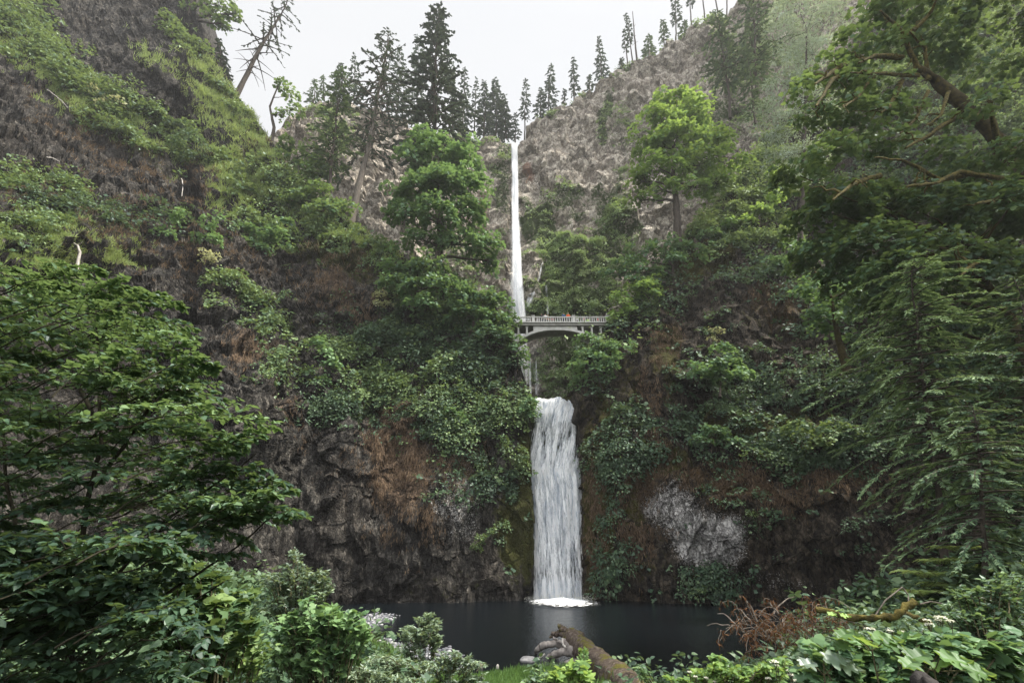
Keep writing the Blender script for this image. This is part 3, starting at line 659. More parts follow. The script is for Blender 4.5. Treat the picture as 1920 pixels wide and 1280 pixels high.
# bank at the right foreground and floor below the left trees
class Bank(Sheet):
    def __init__(s, u0, u1, v0, v1, n=160):
        U, V = np.meshgrid(np.linspace(u0, u1, n), np.linspace(v0, v1, n), indexing='ij')
        Y = np.full(U.shape, 3.0)
        hit = np.full(U.shape, np.nan)
        for y in np.linspace(3, 34, 240):
            P = W(U, V, y); below = P[..., 2] < ground_z(P[..., 0], P[..., 1])
            hit = np.where(np.isnan(hit) & below, y, hit)
        s.mask = ~np.isnan(hit); _h = np.nan_to_num(hit, nan=34.0); _q = W(U, V, _h); s.mask &= ground_z(_q[..., 0], _q[..., 1]) > .15; hit = np.nan_to_num(hit, nan=34.0)
        s.u, s.v, s.Y = U, V, hit; s.P = W(U, V, hit); s.P[..., 2] = ground_z(s.P[..., 0], s.P[..., 1])
        s.n = np.broadcast_to(np.array([0, -.1, 1.0]), s.P.shape).copy(); s.nu = s.nb = n; s.ug = U[:, 0]
        s.vb = np.full(n, v1, float); s.vt = np.full(n, v0, float)
    def field(s, blobs): return Sheet.field(s, blobs) * s.mask
    def Yat(s, u, v):
        i = int(np.clip((u - s.u[0, 0]) / (s.u[-1, 0] - s.u[0, 0]) * (s.nu - 1), 0, s.nu - 1)); j = int(np.clip((v - s.v[0, 0]) / (s.v[0, -1] - s.v[0, 0]) * (s.nb - 1), 0, s.nb - 1))
        return float(s.Y[i, j])
BANK = Bank(-60, 2000, 980, 1400, 220)
tufts('grass', BANK, [(800, 1265, 220, 26, 1), (650, 1250, 90, 40, 1), (900, 1278, 160, 14, 1), (1250, 1295, 120, 14, .9)], 5200, 'lawn', 9, nb=8, tint=.42, seed=61, ragged=.3, wid=1.3)
undergrowth('ground_cover', BANK, [(1750, 1140, 260, 90, 1), (1650, 1260, 330, 60, 1), (1850, 1060, 160, 60, .9), (1530, 1268, 100, 30, .8), (250, 1200, 330, 160, .9), (560, 1250, 110, 60, .8)], 5200, 'ivy_d', 22, 12, nleaf=16, tpl='OVAL', tint=.50, seed=65, ragged=.3)
# ------------------------------------------------------------------ conifers on the far rim
RIM = 'conifers along the rim of the gorge'
def rim(label, ub, vb, ut, vt, r, Y=None, **k):
    Y = Y or BACK.Yat(ub, max(vb, 0)) + 2.5
    d = dict(start=.18, nbr=70, droop=.35, twig_px=5.2, tint=.45, dens=1.3, trunk_r=1.5, group=RIM, wood=False)
    d.update(k)
    return conifer('rim_conifer', label, ub, vb, ut, vt, Y, r, **d)
rim('slender dark conifer just right of the upper waterfall top, bare lower trunk', 983, 272, 986, 150, 17, start=.38, nbr=55, irr=.5)
rim('small ragged conifer squeezed behind the lip of the upper waterfall', 966, 270, 967, 212, 13, start=.2, nbr=40, irr=.5)
rim('tall full conifer, right of the slender one beside the upper waterfall', 1027, 222, 1034, 122, 21, nbr=80)
rim('short bushy conifer leaning on the full one right of the waterfall', 1013, 224, 1014, 165, 15, start=.05, nbr=60)
rim('tiny thin conifer between two taller ones on the right rim', 1057, 208, 1058, 168, 6, start=.1, nbr=30)
rim('narrow ragged conifer with a bare foot on the right rim', 1077, 196, 1076, 108, 14, start=.25, nbr=60, irr=.5)
rim('sparse little conifer left of the broad blue-green one', 1106, 182, 1106, 140, 11, start=.2, nbr=35, irr=.55)
rim('broad blue-green conifer, the densest tree of the right rim', 1129, 178, 1122, 70, 21, start=.02, nbr=95, dens=1.3)
rim('small conifer below the pair of bare poles on the right rim', 1166, 142, 1165, 110, 10, start=.05, nbr=40)
rim('thin pole conifer with tufted top, left of the bare snag', 1187, 128, 1172, 28, 9, start=.45, nbr=45, irr=.55)
rim('spindly lower conifer tucked left of the two poles', 1178, 132, 1170, 55, 6, start=.45, nbr=25, irr=.5)
rim('round-topped bushy conifer on the slope right of the snag', 1216, 116, 1217, 66, 19, start=.02, nbr=60, m='fir_g', tint=.5)
rim('wispy tree on the rim below the tall trunks at upper right', 1246, 92, 1243, 38, 12, start=.3, nbr=40, m='fir_g')
rim('tall conifer cut off by the top edge, left of three bare trunks', 1268, 80, 1262, -30, 14, start=.3, nbr=60)
rim('conifer with bare lower trunk, second of the trees cut by the top edge', 1300, 66, 1292, -60, 13, start=.45, nbr=45)
rim('bare leaning trunk with high crown near the right rim', 1322, 56, 1312, -90, 16, start=.5, nbr=45)
rim('thin bare trunk at the end of the rim row, cut by the top edge', 1347, 40, 1332, -80, 10, start=.6, nbr=30)
rim('pale bare trunk standing where the rim meets the right slope', 1363, 34, 1361, -90, 11, start=.6, nbr=30)
rim('low bush-like conifer on the rim left of the cut-off conifers', 1283, 76, 1284, 40, 14, start=.02, nbr=45, m='fir_g')
# dead snag
b = W(1195, 128, BACK.Yat(1195, 128) + 2); t = W(1186, 22, b[1]); root = empty('snag', b, 'bare dead snag pole beside the tufted pole conifer on the rim', 'dead tree')
g = Geo(); g.tube(bez(b, t, 10, wob=.12), np.linspace(.42, .12, 10), 7); g.build('trunk', M['bark'], root, loc=b)
for k in range(9):
    p = b + (t - b) * uni(.35, .97); e = p + np.array([uni(-1, 1), uni(-1, 1), uni(-.1, .5)]) * 1.3; g = Geo(); g.tube(bez(p, e, 4), np.linspace(.10, .03, 4), 4)
    g.build('branch', M['bark'], root, loc=b)
# left rim
rim('dense dark fir, left tree of the tight clump left of the upper waterfall', 908, 256, 908, 152, 25, start=.03, nbr=110, dens=1.9)
rim('broadest dense fir in the clump left of the upper waterfall', 930, 258, 928, 146, 32, start=.03, nbr=130, dens=1.9)
rim('shorter dense fir, right end of the clump left of the waterfall', 950, 258, 946, 178, 24, start=.03, nbr=95, dens=1.9)
rim('thin see-through conifer between the clump and the tall fir', 889, 250, 894, 148, 15, start=.2, nbr=45, irr=.55)
rim('blue-green conifer right behind the tall dark fir', 868, 250, 872, 128, 24, start=.05, nbr=85)
rim('scraggy conifer filling the gap behind the tall dark fir', 848, 250, 848, 116, 22, start=.1, nbr=70)
rim('hazy pointed conifer between the two tallest trees', 782, 245, 782, 66, 36, start=.1, nbr=110, tint=.55)
rim('hazy pale conifer behind the leaning fir, right side', 742, 240, 748, 88, 40, start=.1, nbr=100, tint=.6)
rim('hazy conifer behind the leaning fir, left side', 664, 222, 664, 102, 30, start=.1, nbr=80, tint=.55)
rim('grey-green far conifer left of the leaning fir crown', 632, 205, 640, 118, 24, start=.1, nbr=70, tint=.55)
rim('brownish sparse tree on the far left rim', 587, 205, 590, 150, 18, start=.2, nbr=45, m='fir_g', tint=.75, irr=.5)
rim('second brownish sparse tree on the far left rim', 608, 190, 606, 142, 14, start=.25, nbr=35, m='fir_g', tint=.75, irr=.5)

# ------------------------------------------------------------------ big conifers nearer by
conifer('fir', 'tall dark dense fir, the highest tree against the sky left of the falls', 812, 330, 826, 14, 84, 84, start=.04, nbr=190, droop=.42, twig_px=8, irr=.42, trunk_r=4.5, tint=.36, prof=.62, dens=2.0, m='fir')
conifer('leaning_fir', 'big open-branched fir with a bare grey trunk leaning right', 656, 418, 728, 58, 76, 92, start=.30, nbr=120, droop=.42, twig_px=8, irr=.55, trunk_r=6.5, tint=.45, prof=.5, dens=.85, m='fir', bark='bark_l')
conifer('light_conifer', 'light green feathery conifer left of the leaning grey-trunked fir', 618, 352, 640, 128, 72, 56, start=.12, nbr=130, droop=.3, twig_px=8, irr=.45, trunk_r=3, tint=.62, prof=.55, dens=1.1, m='fir_g')
conifer('dark_conifer', 'small dense dark conifer at the edge of the left mountainside', 418, 160, 412, 74, 84, 27, start=.02, nbr=90, droop=.35, twig_px=6.5, tint=.35, trunk_r=2, m='fir')
conifer('dead_fir', 'half-dead fir leaning right from the left ridge, few needles left', 440, 182, 542, -6, 82, 52, start=.22, nbr=80, droop=.28, twig_px=6, irr=.65, trunk_r=5.0, tint=.45, prof=.35, dens=.42, m='fir', dead=.3, rise=.1)
conifer('slope_conifer', 'conifer with a thin bare trunk on the bright right slope', 1368, 222, 1338, 24, 74, 50, start=.30, nbr=95, droop=.3, twig_px=7.5, irr=.45, trunk_r=2.8, tint=.55, m='fir_g', prof=.55)
conifer('slope_conifer', 'conifer on the upper right slope touching the silver tree', 1420, 170, 1400, -50, 74, 56, start=.1, nbr=130, droop=.3, twig_px=8, irr=.4, trunk_r=3, tint=.55, m='fir_g', prof=.5)
conifer('slope_conifer', 'young thin conifer on the right slope below the silver tree', 1416, 172 + 60, 1398, 95, 70, 30, start=.1, nbr=70, droop=.3, twig_px=7, irr=.4, trunk_r=1.8, tint=.7, m='fir_g', prof=.5)

# ------------------------------------------------------------------ broadleaf trees of the middle distance
def on(sheet, u, v, d=.3):
    Y = sheet.Yat(u, v); return W(u, v, Y - d), Y
broadleaf('maple_tree', 'large domed maple with two tiers of crown left of the upper waterfall', W(820, 545, 60), [(822, 480), (826, 400), (818, 330)],
    [(820, 290, 60, 42, 3), (770, 300, 34, 24, 2), (868, 300, 34, 36, 2), (800, 262, 34, 20, 3), (850, 352, 52, 42, 0), (785, 360, 54, 42, -1), (822, 345, 44, 38, -3), (765, 405, 38, 40, -1), (818, 408, 50, 34, -3), (876, 405, 42, 46, 0), (905, 462, 36, 34, 1), (862, 455, 42, 26, -1), (795, 450, 46, 24, -1), (905, 350, 18, 26, 2), (916, 490, 18, 18, 2)], 60, 6.2, dens=1.5, tint=.54, sub_px=13, trunk_r=8, nleaf=36)
broadleaf('maple_tree', 'smaller blue-green maple spilling over the ledge below the domed maple', W(770, 580, 57), [(775, 545), (785, 510)],
    [(760, 505, 40, 24, 0), (800, 500, 44, 26, -1), (745, 535, 28, 20, -1), (790, 540, 50, 26, -2), (835, 540, 36, 26, -1), (800, 572, 40, 18, -2)], 57, 6.0, dens=1.2, tint=.45, sub_px=12, trunk_r=5, m='maple')
broadleaf('maple_tree', 'dark maple hanging over the left end of the bridge', W(880, 640, 57), [(890, 600), (905, 575)],
    [(900, 560, 40, 24, 0), (938, 570, 24, 22, 0), (880, 590, 44, 26, -1), (930, 600, 32, 20, -1), (905, 625, 46, 16, -1.5), (955, 600, 14, 14, 0), (945, 635, 26, 14, -1), (970, 645, 12, 16, -1), (975, 668, 10, 12, -1), (862, 560, 30, 24, 0)], 57, 5.6, dens=1.25, tint=.40, sub_px=11, trunk_r=4.5, m='maple')
broadleaf('maple_tree', 'bright yellow-green maple on a dark trunk at the right of the falls', W(1272, 470, 62), [(1270, 420), (1268, 375), (1262, 330), (1262, 280)],
    [(1268, 190, 48, 32, 1), (1240, 225, 42, 32, 0), (1300, 215, 44, 36, 0), (1272, 255, 60, 40, -2), (1218, 275, 36, 34, 0), (1335, 265, 44, 38, 0), (1235, 315, 42, 28, -1), (1312, 310, 52, 34, -1), (1358, 305, 34, 26, 1), (1205, 340, 28, 30, 0), (1345, 345, 38, 24, 0), (1200, 375, 20, 18, 0), (1240, 355, 28, 16, -1), (1305, 350, 34, 16, -1), (1385, 300, 18, 14, 1)], 62, 6.0, dens=1.5, tint=.33, sub_px=13, trunk_r=7.5, m='maple_y', nleaf=32)
broadleaf('maple_tree', 'spreading pale maple reaching left over the right end of the bridge', W(1265, 535, 60), [(1262, 500), (1245, 480)],
    [(1250, 460, 36, 16, 0), (1210, 475, 36, 18, 0), (1170, 495, 30, 16, 0), (1145, 512, 20, 12, 0), (1210, 505, 40, 16, -1), (1265, 490, 34, 18, 0), (1180, 525, 30, 12, -1), (1290, 470, 30, 20, 1)], 60, 5.6, dens=1.1, tint=.58, sub_px=11, trunk_r=4, m='maple')
broadleaf('yellow_maple', 'yellow-lit maple with arching stems above the right end of the bridge', W(1225, 600, 58.5), [(1222, 570), (1210, 550)],
    [(1195, 545, 36, 20, 0), (1165, 565, 26, 18, 0), (1225, 555, 30, 20, 1), (1185, 585, 30, 16, 0), (1155, 590, 14, 14, 0), (1215, 530, 36, 12, 1)], 58.5, 5.2, dens=1.0, tint=.70, sub_px=11, trunk_r=2.5, m='maple_y')
broadleaf('overhanging_shrub', 'bright shrub overhanging the gorge below the right end of the bridge', W(1130, 735, 53.5), [(1122, 710), (1115, 690)],
    [(1105, 665, 26, 18, 0), (1135, 650, 26, 14, 0), (1088, 690, 16, 18, -1), (1120, 690, 28, 20, -1), (1165, 650, 26, 16, 0), (1085, 715, 12, 16, -1), (1150, 680, 24, 18, -1), (1100, 632, 18, 10, 1)], 54, 5.0, dens=1.1, tint=.68, sub_px=10, trunk_r=2, m='maple', cat='shrub')
broadleaf('cliff_maple', 'tiered blue-green little maple growing from the middle of the right cliff', W(1350, 745, 48.0), [(1352, 720), (1350, 690)],
    [(1350, 655, 30, 9, 0, .1), (1325, 685, 36, 10, -1), (1375, 680, 30, 10, -.5), (1350, 700, 42, 12, -1.5), (1395, 700, 22, 9, 0), (1310, 700, 22, 8, -1)], 49, 6, dens=1.3, tint=.50, sub_px=11, trunk_r=2.5, m='maple')
broadleaf('thin_tree', 'bare-limbed crooked tree with leaves on one side, on the left ridge', W(508, 272, 79), [(514, 240), (506, 200), (522, 160)],
    [(545, 180, 22, 20, 0), (556, 205, 18, 16, 0), (530, 215, 18, 12, 0), (535, 160, 12, 14, 0)], 79, 5.5, dens=.6, tint=.55, sub_px=11, trunk_r=3.5, m='broad', nleaf=20)
broadleaf('ridge_tree', 'rounded green tree on the ridge below the crooked bare-limbed tree', W(560, 345, 75), [(560, 310), (556, 280)],
    [(545, 270, 26, 20, 0), (575, 300, 30, 24, 0), (560, 330, 34, 24, -1), (530, 300, 20, 20, -1), (600, 330, 26, 30, 0)], 75, 6, dens=1.1, tint=.6, sub_px=12, trunk_r=3, m='broad')
broadleaf('ridge_tree', 'leafy tree spreading at the foot of the light feathery conifer', W(610, 400, 70), [(608, 380), (605, 360)],
    [(600, 365, 40, 20, 0), (570, 375, 30, 20, -1), (640, 390, 34, 22, 0), (605, 395, 48, 18, -2)], 70, 6, dens=1.2, tint=.58, sub_px=12, trunk_r=3, m='broad')
broadleaf('overhanging_tree', 'tree hanging its branches into the sky from the top of the left cliff', W(352, 40, 78), [(360, 10), (375, -20)],
    [(385, -5, 32, 18, 0), (420, 12, 24, 12, 0), (405, 30, 20, 12, 0), (365, 20, 16, 16, 0), (435, 25, 12, 10, 0), (400, -30, 60, 20, 0), (415, 45, 10, 8, 0)], 78, 6, dens=.62, tint=.35, sub_px=11, trunk_r=5, m='broad', nleaf=22)
broadleaf('silver_tree', 'tall feathery silver-green tree beside the mossy maple', W(1500, 470, 56), [(1505, 350), (1510, 200), (1512, 60)],
    [(1500, 20, 54, 50, 2), (1545, 40, 48, 50, 0), (1470, 80, 42, 50, 2), (1525, 100, 52, 50, 0), (1475, 160, 40, 50, 1), (1440, 230, 28, 36, 3), (1480, 240, 46, 46, 0), (1520, 190, 40, 46, -1), (1465, 300, 40, 34, 2), (1510, 300, 40, 40, 0), (1540, -20, 60, 40, 0), (1500, 350, 44, 30, 0)], 56, 7.5, tpl='SLIM', dens=1.25, tint=.52, sub_px=15, trunk_r=4, m='sage', nleaf=46)
# shrubs one can tell apart on the slopes
def shrub(name, label, lobes, Y, leaf, m='maple', tint=.5, tpl='STAR', dens=1.1, sub=10, base=None, nleaf=26, tr=1.6, cat='shrub', group=None):
    u0 = np.mean([l[0] for l in lobes]); v0 = max(l[1] + .6 * l[3] for l in lobes)
    if base is None: base = W(u0, v0 + 4, Y + .8)
    return broadleaf(name, label, base, [(u0, .5 * v0 + .5 * lobes[0][1])], lobes, Y, leaf, tpl, m, dens, tint, sub, nleaf, tr, cat=cat, group=group, bark='stem')
def ly(u, v, d=1.0): return LEFT.Yat(u, v) - d
def ry(u, v, d=1.0): return RIGHT.Yat(u, v) - d
shrub('cliff_shrub', 'dark rounded shrub under the big bulging rock of the left slope', [(335, 240, 36, 22), (360, 270, 34, 26, -1), (310, 262, 24, 20), (372, 300, 22, 22)], ly(340, 270, 1.5), 6, 'ivy_d', .42, 'DIAM')
shrub('maple_shrub', 'blue-green maple shrub above the dark hollow of the left slope', [(480, 430, 34, 14), (515, 445, 30, 16), (455, 455, 26, 14), (495, 470, 30, 12), (530, 420, 22, 10)], ly(490, 460, 2), 6, 'maple', .5)
shrub('maple_shrub', 'pale maple shrub with long shoots on the bare middle of the left slope', [(345, 405, 20, 14), (370, 435, 22, 18), (395, 410, 18, 14), (310, 440, 18, 10), (400, 450, 14, 12)], ly(360, 440, 2), 5.5, 'maple', .72, dens=.7)
shrub('flowering_shrub', 'cream-flowered shrub on the upper left slope below the bulging rock', [(185, 180, 20, 10), (205, 195, 16, 10), (170, 170, 12, 8)], ly(190, 190, 1), 5, 'cream', .5, 'DIAM', dens=1.0)
shrub('flowering_shrub', 'cream-flowered shrub hanging on the ledge left of the domed maple', [(715, 560, 14, 12), (728, 575, 12, 12), (705, 572, 9, 8)], ly(715, 570, 1), 5, 'cream', .4, 'DIAM', dens=.9)
shrub('flowering_shrub', 'cream-flowered shrub on bare soil right of the dead white branch', [(380, 480, 20, 10), (398, 488, 12, 9)], ly(385, 488, 1), 5, 'cream', .45, 'DIAM', dens=.8)
shrub('flowering_shrub', 'pale blossoming shrub in the middle of the right cliff', [(1345, 625, 14, 10), (1335, 640, 9, 8)], ry(1340, 635), 5, 'cream', .3, 'DIAM', dens=.9)
shrub('cliff_shrub', 'light green shrub trailing down the left cliff beside the round knob', [(610, 660, 16, 20), (625, 690, 18, 20), (605, 715, 12, 14), (600, 640, 10, 10)], ly(612, 690, 1.5), 6, 'maple', .66, dens=.9)
shrub('cliff_shrub', 'bright shrub at the lower edge of the green band, left cliff', [(845, 780, 24, 16), (870, 795, 18, 14), (830, 800, 14, 12)], ly(848, 795, 1.5), 5.6, 'maple', .68)
shrub('cliff_shrub', 'light shrub at the corner left of the lower waterfall lip', [(993, 752, 12, 16), (985, 770, 12, 12), (1000, 775, 9, 12)], 53, 5, 'maple', .62)
shrub('cliff_shrub', 'leafy shrub leaning over the left edge of the lower waterfall', [(950, 850, 26, 18), (970, 868, 18, 14), (935, 830, 20, 14), (975, 845, 12, 12)], 51.5, 5.2, 'ivy', .52, 'DIAM')
shrub('cliff_shrub', 'small fern-green shrub on the lichened rock left of the lower waterfall', [(940, 990, 14, 10), (925, 1000, 9, 8)], ly(935, 1000), 5, 'ivy', .6, 'DIAM')
shrub('cliff_shrub', 'mint-green plant low on the pale rock left of the lower waterfall', [(900, 1015, 10, 10), (893, 1025, 6, 6)], ly(898, 1020), 5, 'ivy', .62, 'DIAM')
shrub('cliff_shrub', 'round dark shrub in the shaded ledge right of the lower waterfall', [(1165, 775, 26, 12), (1185, 790, 18, 12), (1150, 790, 14, 9)], ry(1168, 790), 5, 'ivy_d', .55)
shrub('cliff_shrub', 'bushy green shrub on the ledge above the white lichen rock', [(1340, 810, 34, 16), (1310, 825, 22, 12), (1370, 828, 26, 12)], ry(1340, 825, 1.4), 5.4, 'maple', .48)
shrub('cliff_shrub', 'wide leafy shrub at the far right end of the cliff ledge', [(1500, 800, 40, 16), (1560, 810, 40, 18), (1530, 832, 40, 14), (1610, 830, 30, 16)], ry(1530, 825, 1.5), 6, 'ivy', .40)
shrub('cliff_shrub', 'pale green shrub on the ledge just left of the hemlock', [(1440, 858, 32, 13), (1410, 850, 20, 9), (1470, 868, 18, 9)], ry(1440, 865), 5, 'ivy', .62, 'DIAM')
shrub('cliff_shrub', 'hanging fern-like plant under the white lichen rock', [(1328, 1105, 18, 7), (1310, 1110, 10, 6)], ry(1322, 1110), 6, 'ivy', .62, 'SLIM')
shrub('cliff_shrub', 'tiny green plant on bare lichen rock beside the white patch', [(1408, 968, 11, 6)], ry(1408, 972), 6, 'ivy', .6, 'SLIM', dens=1.4)
shrub('slope_shrub', 'glowing yellow-green shrub on the sunlit right slope, above the maple trunk', [(1420, 395, 30, 16), (1450, 375, 22, 16), (1385, 420, 30, 14)], ry(1420, 410, 1.5), 5.6, 'maple_y', .85)  # light tint stands in for sun on the leaves
shrub('slope_shrub', 'yellow-green shrub under the silver tree on the right slope', [(1445, 330, 24, 18), (1470, 350, 20, 14)], ry(1450, 340, 2), 5.6, 'maple_y', .8)  # tint raised here too, sunlight put into the leaf colour
shrub('slope_shrub', 'dark leafy shrub right of the bright maple trunk', [(1330, 440, 30, 14), (1360, 430, 24, 12), (1310, 462, 24, 14)], ry(1335, 452, 1.5), 5.6, 'maple', .6)
shrub('slope_shrub', 'pale leafy shrub on the right slope above the bare brown rock', [(1455, 495, 22, 10), (1480, 505, 18, 9), (1440, 510, 16, 8)], ry(1460, 505, 1.5), 6, 'maple', .66)

# ------------------------------------------------------------------ big mossy maple, upper right
Ym = 26.0
b = W(2040, 720, Ym + 1)
root = empty('mossy_maple', b, 'big leaning maple with moss-covered limbs at the upper right', 'tree')
g = Geo(); P = [W(u, v, y) for u, v, y in [(2040, 720, 27), (2000, 470, 26.5), (1950, 350, 26), (1895, 290, 26), (1850, 235, 25.5), (1800, 190, 25), (1755, 150, 25), (1722, 128, 24.6)]]
P = np.array(P); Q = np.concatenate([bez(P[k], P[k + 1], 5, wob=.05)[(0 if k == 0 else 1):] for k in range(len(P) - 1)])
g.tube(Q, np.interp(np.linspace(0, 1, len(Q)), [0, .3, .55, .8, 1], [1.0, .72, .50, .40, .24]), 12, jitter=.14)
g.build('trunk', M['darkmoss'], root, smooth=True, loc=b)
LIMBS = [[(1722, 142, 24.5), (1660, 138, 24), (1595, 136, 23.5)], [(1690, 108, 24.5), (1640, 105, 24), (1610, 118, 23.6)], [(1588, 118, 23.5), (1555, 140, 23.2), (1528, 158, 23)],
    [(1850, 215, 25.5), (1792, 222, 24.5), (1735, 258, 24), (1698, 278, 23.5)], [(1740, 172, 24.8), (1715, 225, 24.2), (1688, 250, 23.8)], [(1690, 152, 24.3), (1670, 195, 24), (1652, 212, 23.6)],
    [(1640, 140, 23.8), (1610, 180, 23.4), (1585, 200, 23)], [(1780, 170, 25), (1765, 215, 24.4), (1735, 235, 24)], [(1870, 260, 25.6), (1860, 215, 25.2), (1855, 195, 25)],
    [(1950, 350, 25.6), (1880, 335, 24.5), (1800, 322, 23.8), (1745, 345, 23.4), (1700, 350, 23)], [(1820, 325, 23.9), (1770, 340, 23.2), (1690, 300, 23), (1640, 295, 23)], [(1650, 330, 22.5), (1600, 345, 22.3), (1562, 375, 22)],
    [(1940, 385, 25), (1870, 372, 24), (1830, 382, 23.5)], [(1720, 130, 24.6), (1700, 70, 24.4), (1672, 40, 24.2), (1650, 20, 24)], [(1700, 70, 24.4), (1740, 30, 24.6), (1760, -10, 24.6)], [(1740, 150, 24.9), (1735, 90, 25.2), (1705, 60, 25)],
    [(1595, 136, 23.5), (1560, 150, 23.3), (1530, 200, 23)], [(1850, 470, 23.6), (1822, 498, 23.2), (1800, 515, 23)]]
for L in LIMBS:
    g = Geo(); p = np.array([W(q[0], q[1], q[2] - 2.4 * k / max(1, len(L) - 1)) for k, q in enumerate(L)]); q = np.concatenate([bez(p[k], p[k + 1], 6, wob=.035)[(0 if k == 0 else 1):] for k in range(len(p) - 1)])
    g.tube(q, np.linspace(.20, .06, len(q)) * uni(.7, 1.15), 8, jitter=.16)
    for _ in range(5):
        k = RNG.integers(1, len(q) - 1); g.tube(bez(q[k], q[k] + np.array([uni(-1, .3), uni(-.6, .4), uni(-.9, .6)]) * uni(.8, 2.4), 8, wob=.09, rise=.15), np.linspace(.075, .018, 8), 6, jitter=.15)
    g.build('limb', M['mossbark'], root, smooth=True, loc=b)
cg = Geo()
for (u, v, ru, rv, dY, dt) in [(1700, 15, 60, 34, 0, 0), (1640, 30, 40, 30, 0, 0), (1750, 70, 44, 34, 1, -.1), (1600, 85, 34, 26, -1, .1), (1665, 88, 40, 20, -1, 0), (1545, 128, 30, 22, -2, .15), (1500, 165, 22, 18, -2, .15), (1585, 165, 36, 24, -2, .1), (1640, 160, 40, 22, -1, 0), (1560, 215, 36, 26, -2, .12),
    (1620, 220, 44, 28, -2, 0), (1690, 205, 40, 24, -1, -.05), (1790, -10, 60, 36, 1, -.1), (1850, 15, 46, 34, 2, -.15), (1515, 215, 24, 20, -2, .15), (1660, 270, 46, 20, -2, -.1), (1570, 275, 44, 24, -3, .05), (1770, 105, 50, 22, 2, -.1), (1850, 140, 46, 22, 3, -.1), (1750, 285, 40, 18, -2, -.1), (1530, 300, 30, 18, -3, .1), (1600, 120, 26, 16, -1, .1), (1830, 200, 46, 18, -2.5, -.1), (1890, 280, 50, 18, -2.5, -.15), (1900, -120, 80, 60, -2, -.1), (2000, -200, 100, 70, -3, -.1), (1800, -190, 90, 60, -2, -.1), (2060, -60, 90, 70, -3, -.1), (1920, -300, 100, 60, -4, -.1), (2120, 90, 90, 80, -2, -.1), (2080, -260, 90, 60, -5, -.1), (1980, 30, 50, 50, 0, -.1)]:  # last lobes are out-of-view canopy, added to shade the right side
    c = W(u, v, Ym - 1 + dY); s = mpp(v, Ym - 1 + dY)
    lobe(cg, c, (ru * s, .6 * (ru + rv) * s, rv * s), int(1.15 * ru * rv / 60), 13, 16 * s, 8.5 * s, MAPLE, .40 + dt, -.7, .25)  # leaf tint lowered, shade of the right side put into the colour
cg.build('crown', M['broad'], root, loc=b)
def mass(name, label, trunk, lobes, Y, leaf, m, tpl='MAPLE', tint=.4, sub=15, per=70, n=20, tr=.35, cat='tree'):
    b = W(*trunk[0]); root = empty(name, b, label, cat); tg, cg = Geo(), Geo()
    p = np.array([W(*q) for q in trunk]); q = np.concatenate([bez(p[k], p[k + 1], 6, wob=.04)[(0 if k == 0 else 1):] for k in range(len(p) - 1)])
    tg.tube(q, np.linspace(tr, tr * .3, len(q)), 8, jitter=.08)
    for (u, v, ru, rv, dY, dt) in lobes:
        c = W(u, v, Y + dY); s = mpp(v, Y + dY)
        lobe(cg, c, (ru * s, .5 * (ru + rv) * s, rv * s), int(1.2 * ru * rv / per), n, sub * s, leaf * s, globals()[tpl], tint + dt, -.6)
        k = int(np.argmin(np.linalg.norm(q - c, axis=1) + np.clip(q[:, 2] - c[2], 0, None))); tg.tube(bez(q[k], c, 8, wob=.12), np.linspace(tr * .4, tr * .1, 8), 6)
    cg.build('crown', M[m], root, loc=b); tg.build('trunk', M['darkmoss'], root, smooth=True, loc=b); return root
mass('shade_maple', 'dark broad maple below the mossy limbs, filling the right edge', [(1960, 760, 25), (1900, 600, 25), (1820, 480, 25)],
    [(1500, 330, 46, 26, 2, .12), (1560, 400, 70, 34, 0, .05), (1640, 380, 70, 34, 0, 0), (1730, 400, 80, 40, 0, 0), (1830, 330, 80, 34, 1, .05), (1860, 420, 80, 50, 0, 0), (1540, 470, 60, 30, 1, 0), (1630, 460, 80, 36, -1, .05), (1740, 480, 80, 36, -1, 0), (1850, 520, 90, 46, 0, -.05), (1600, 520, 60, 26, 1, 0), (1700, 550, 90, 30, 0, -.05), (1560, 360, 50, 22, -1, .1), (1680, 500, 70, 16, -2, .2), (1900, 380, 40, 40, -1, .1)], 24, 8.5, 'broad', tint=.20)  # low tint stands in for shade at the right edge
mass('shade_tree', 'shadowy tree behind the hemlock tops at the right edge', [(1980, 1000, 27), (1900, 800, 27), (1850, 640, 27)],
    [(1650, 580, 60, 40, 2, 0), (1750, 620, 90, 50, 1, 0), (1860, 620, 100, 60, 0, 0), (1700, 690, 80, 50, 2, 0), (1820, 720, 110, 60, 1, 0), (1900, 800, 60, 70, 0, 0), (1780, 820, 90, 60, 1, 0), (1850, 920, 90, 60, 0, 0)], 27, 9, 'ivy_d', 'OVAL', tint=.25)
mass('shrubby_maple', 'small dark maple between the cliff and the hemlock, right of the brown rock', [(1590, 700, 36), (1570, 620, 36), (1560, 560, 36)],
    [(1530, 540, 40, 20, 0, .1), (1580, 560, 50, 24, 0, .05), (1620, 520, 50, 26, 1, .1), (1560, 600, 50, 26, 0, 0), (1500, 480, 30, 20, 3, .15)], 36, 7, 'maple', 'STAR', tint=.38, sub=12)
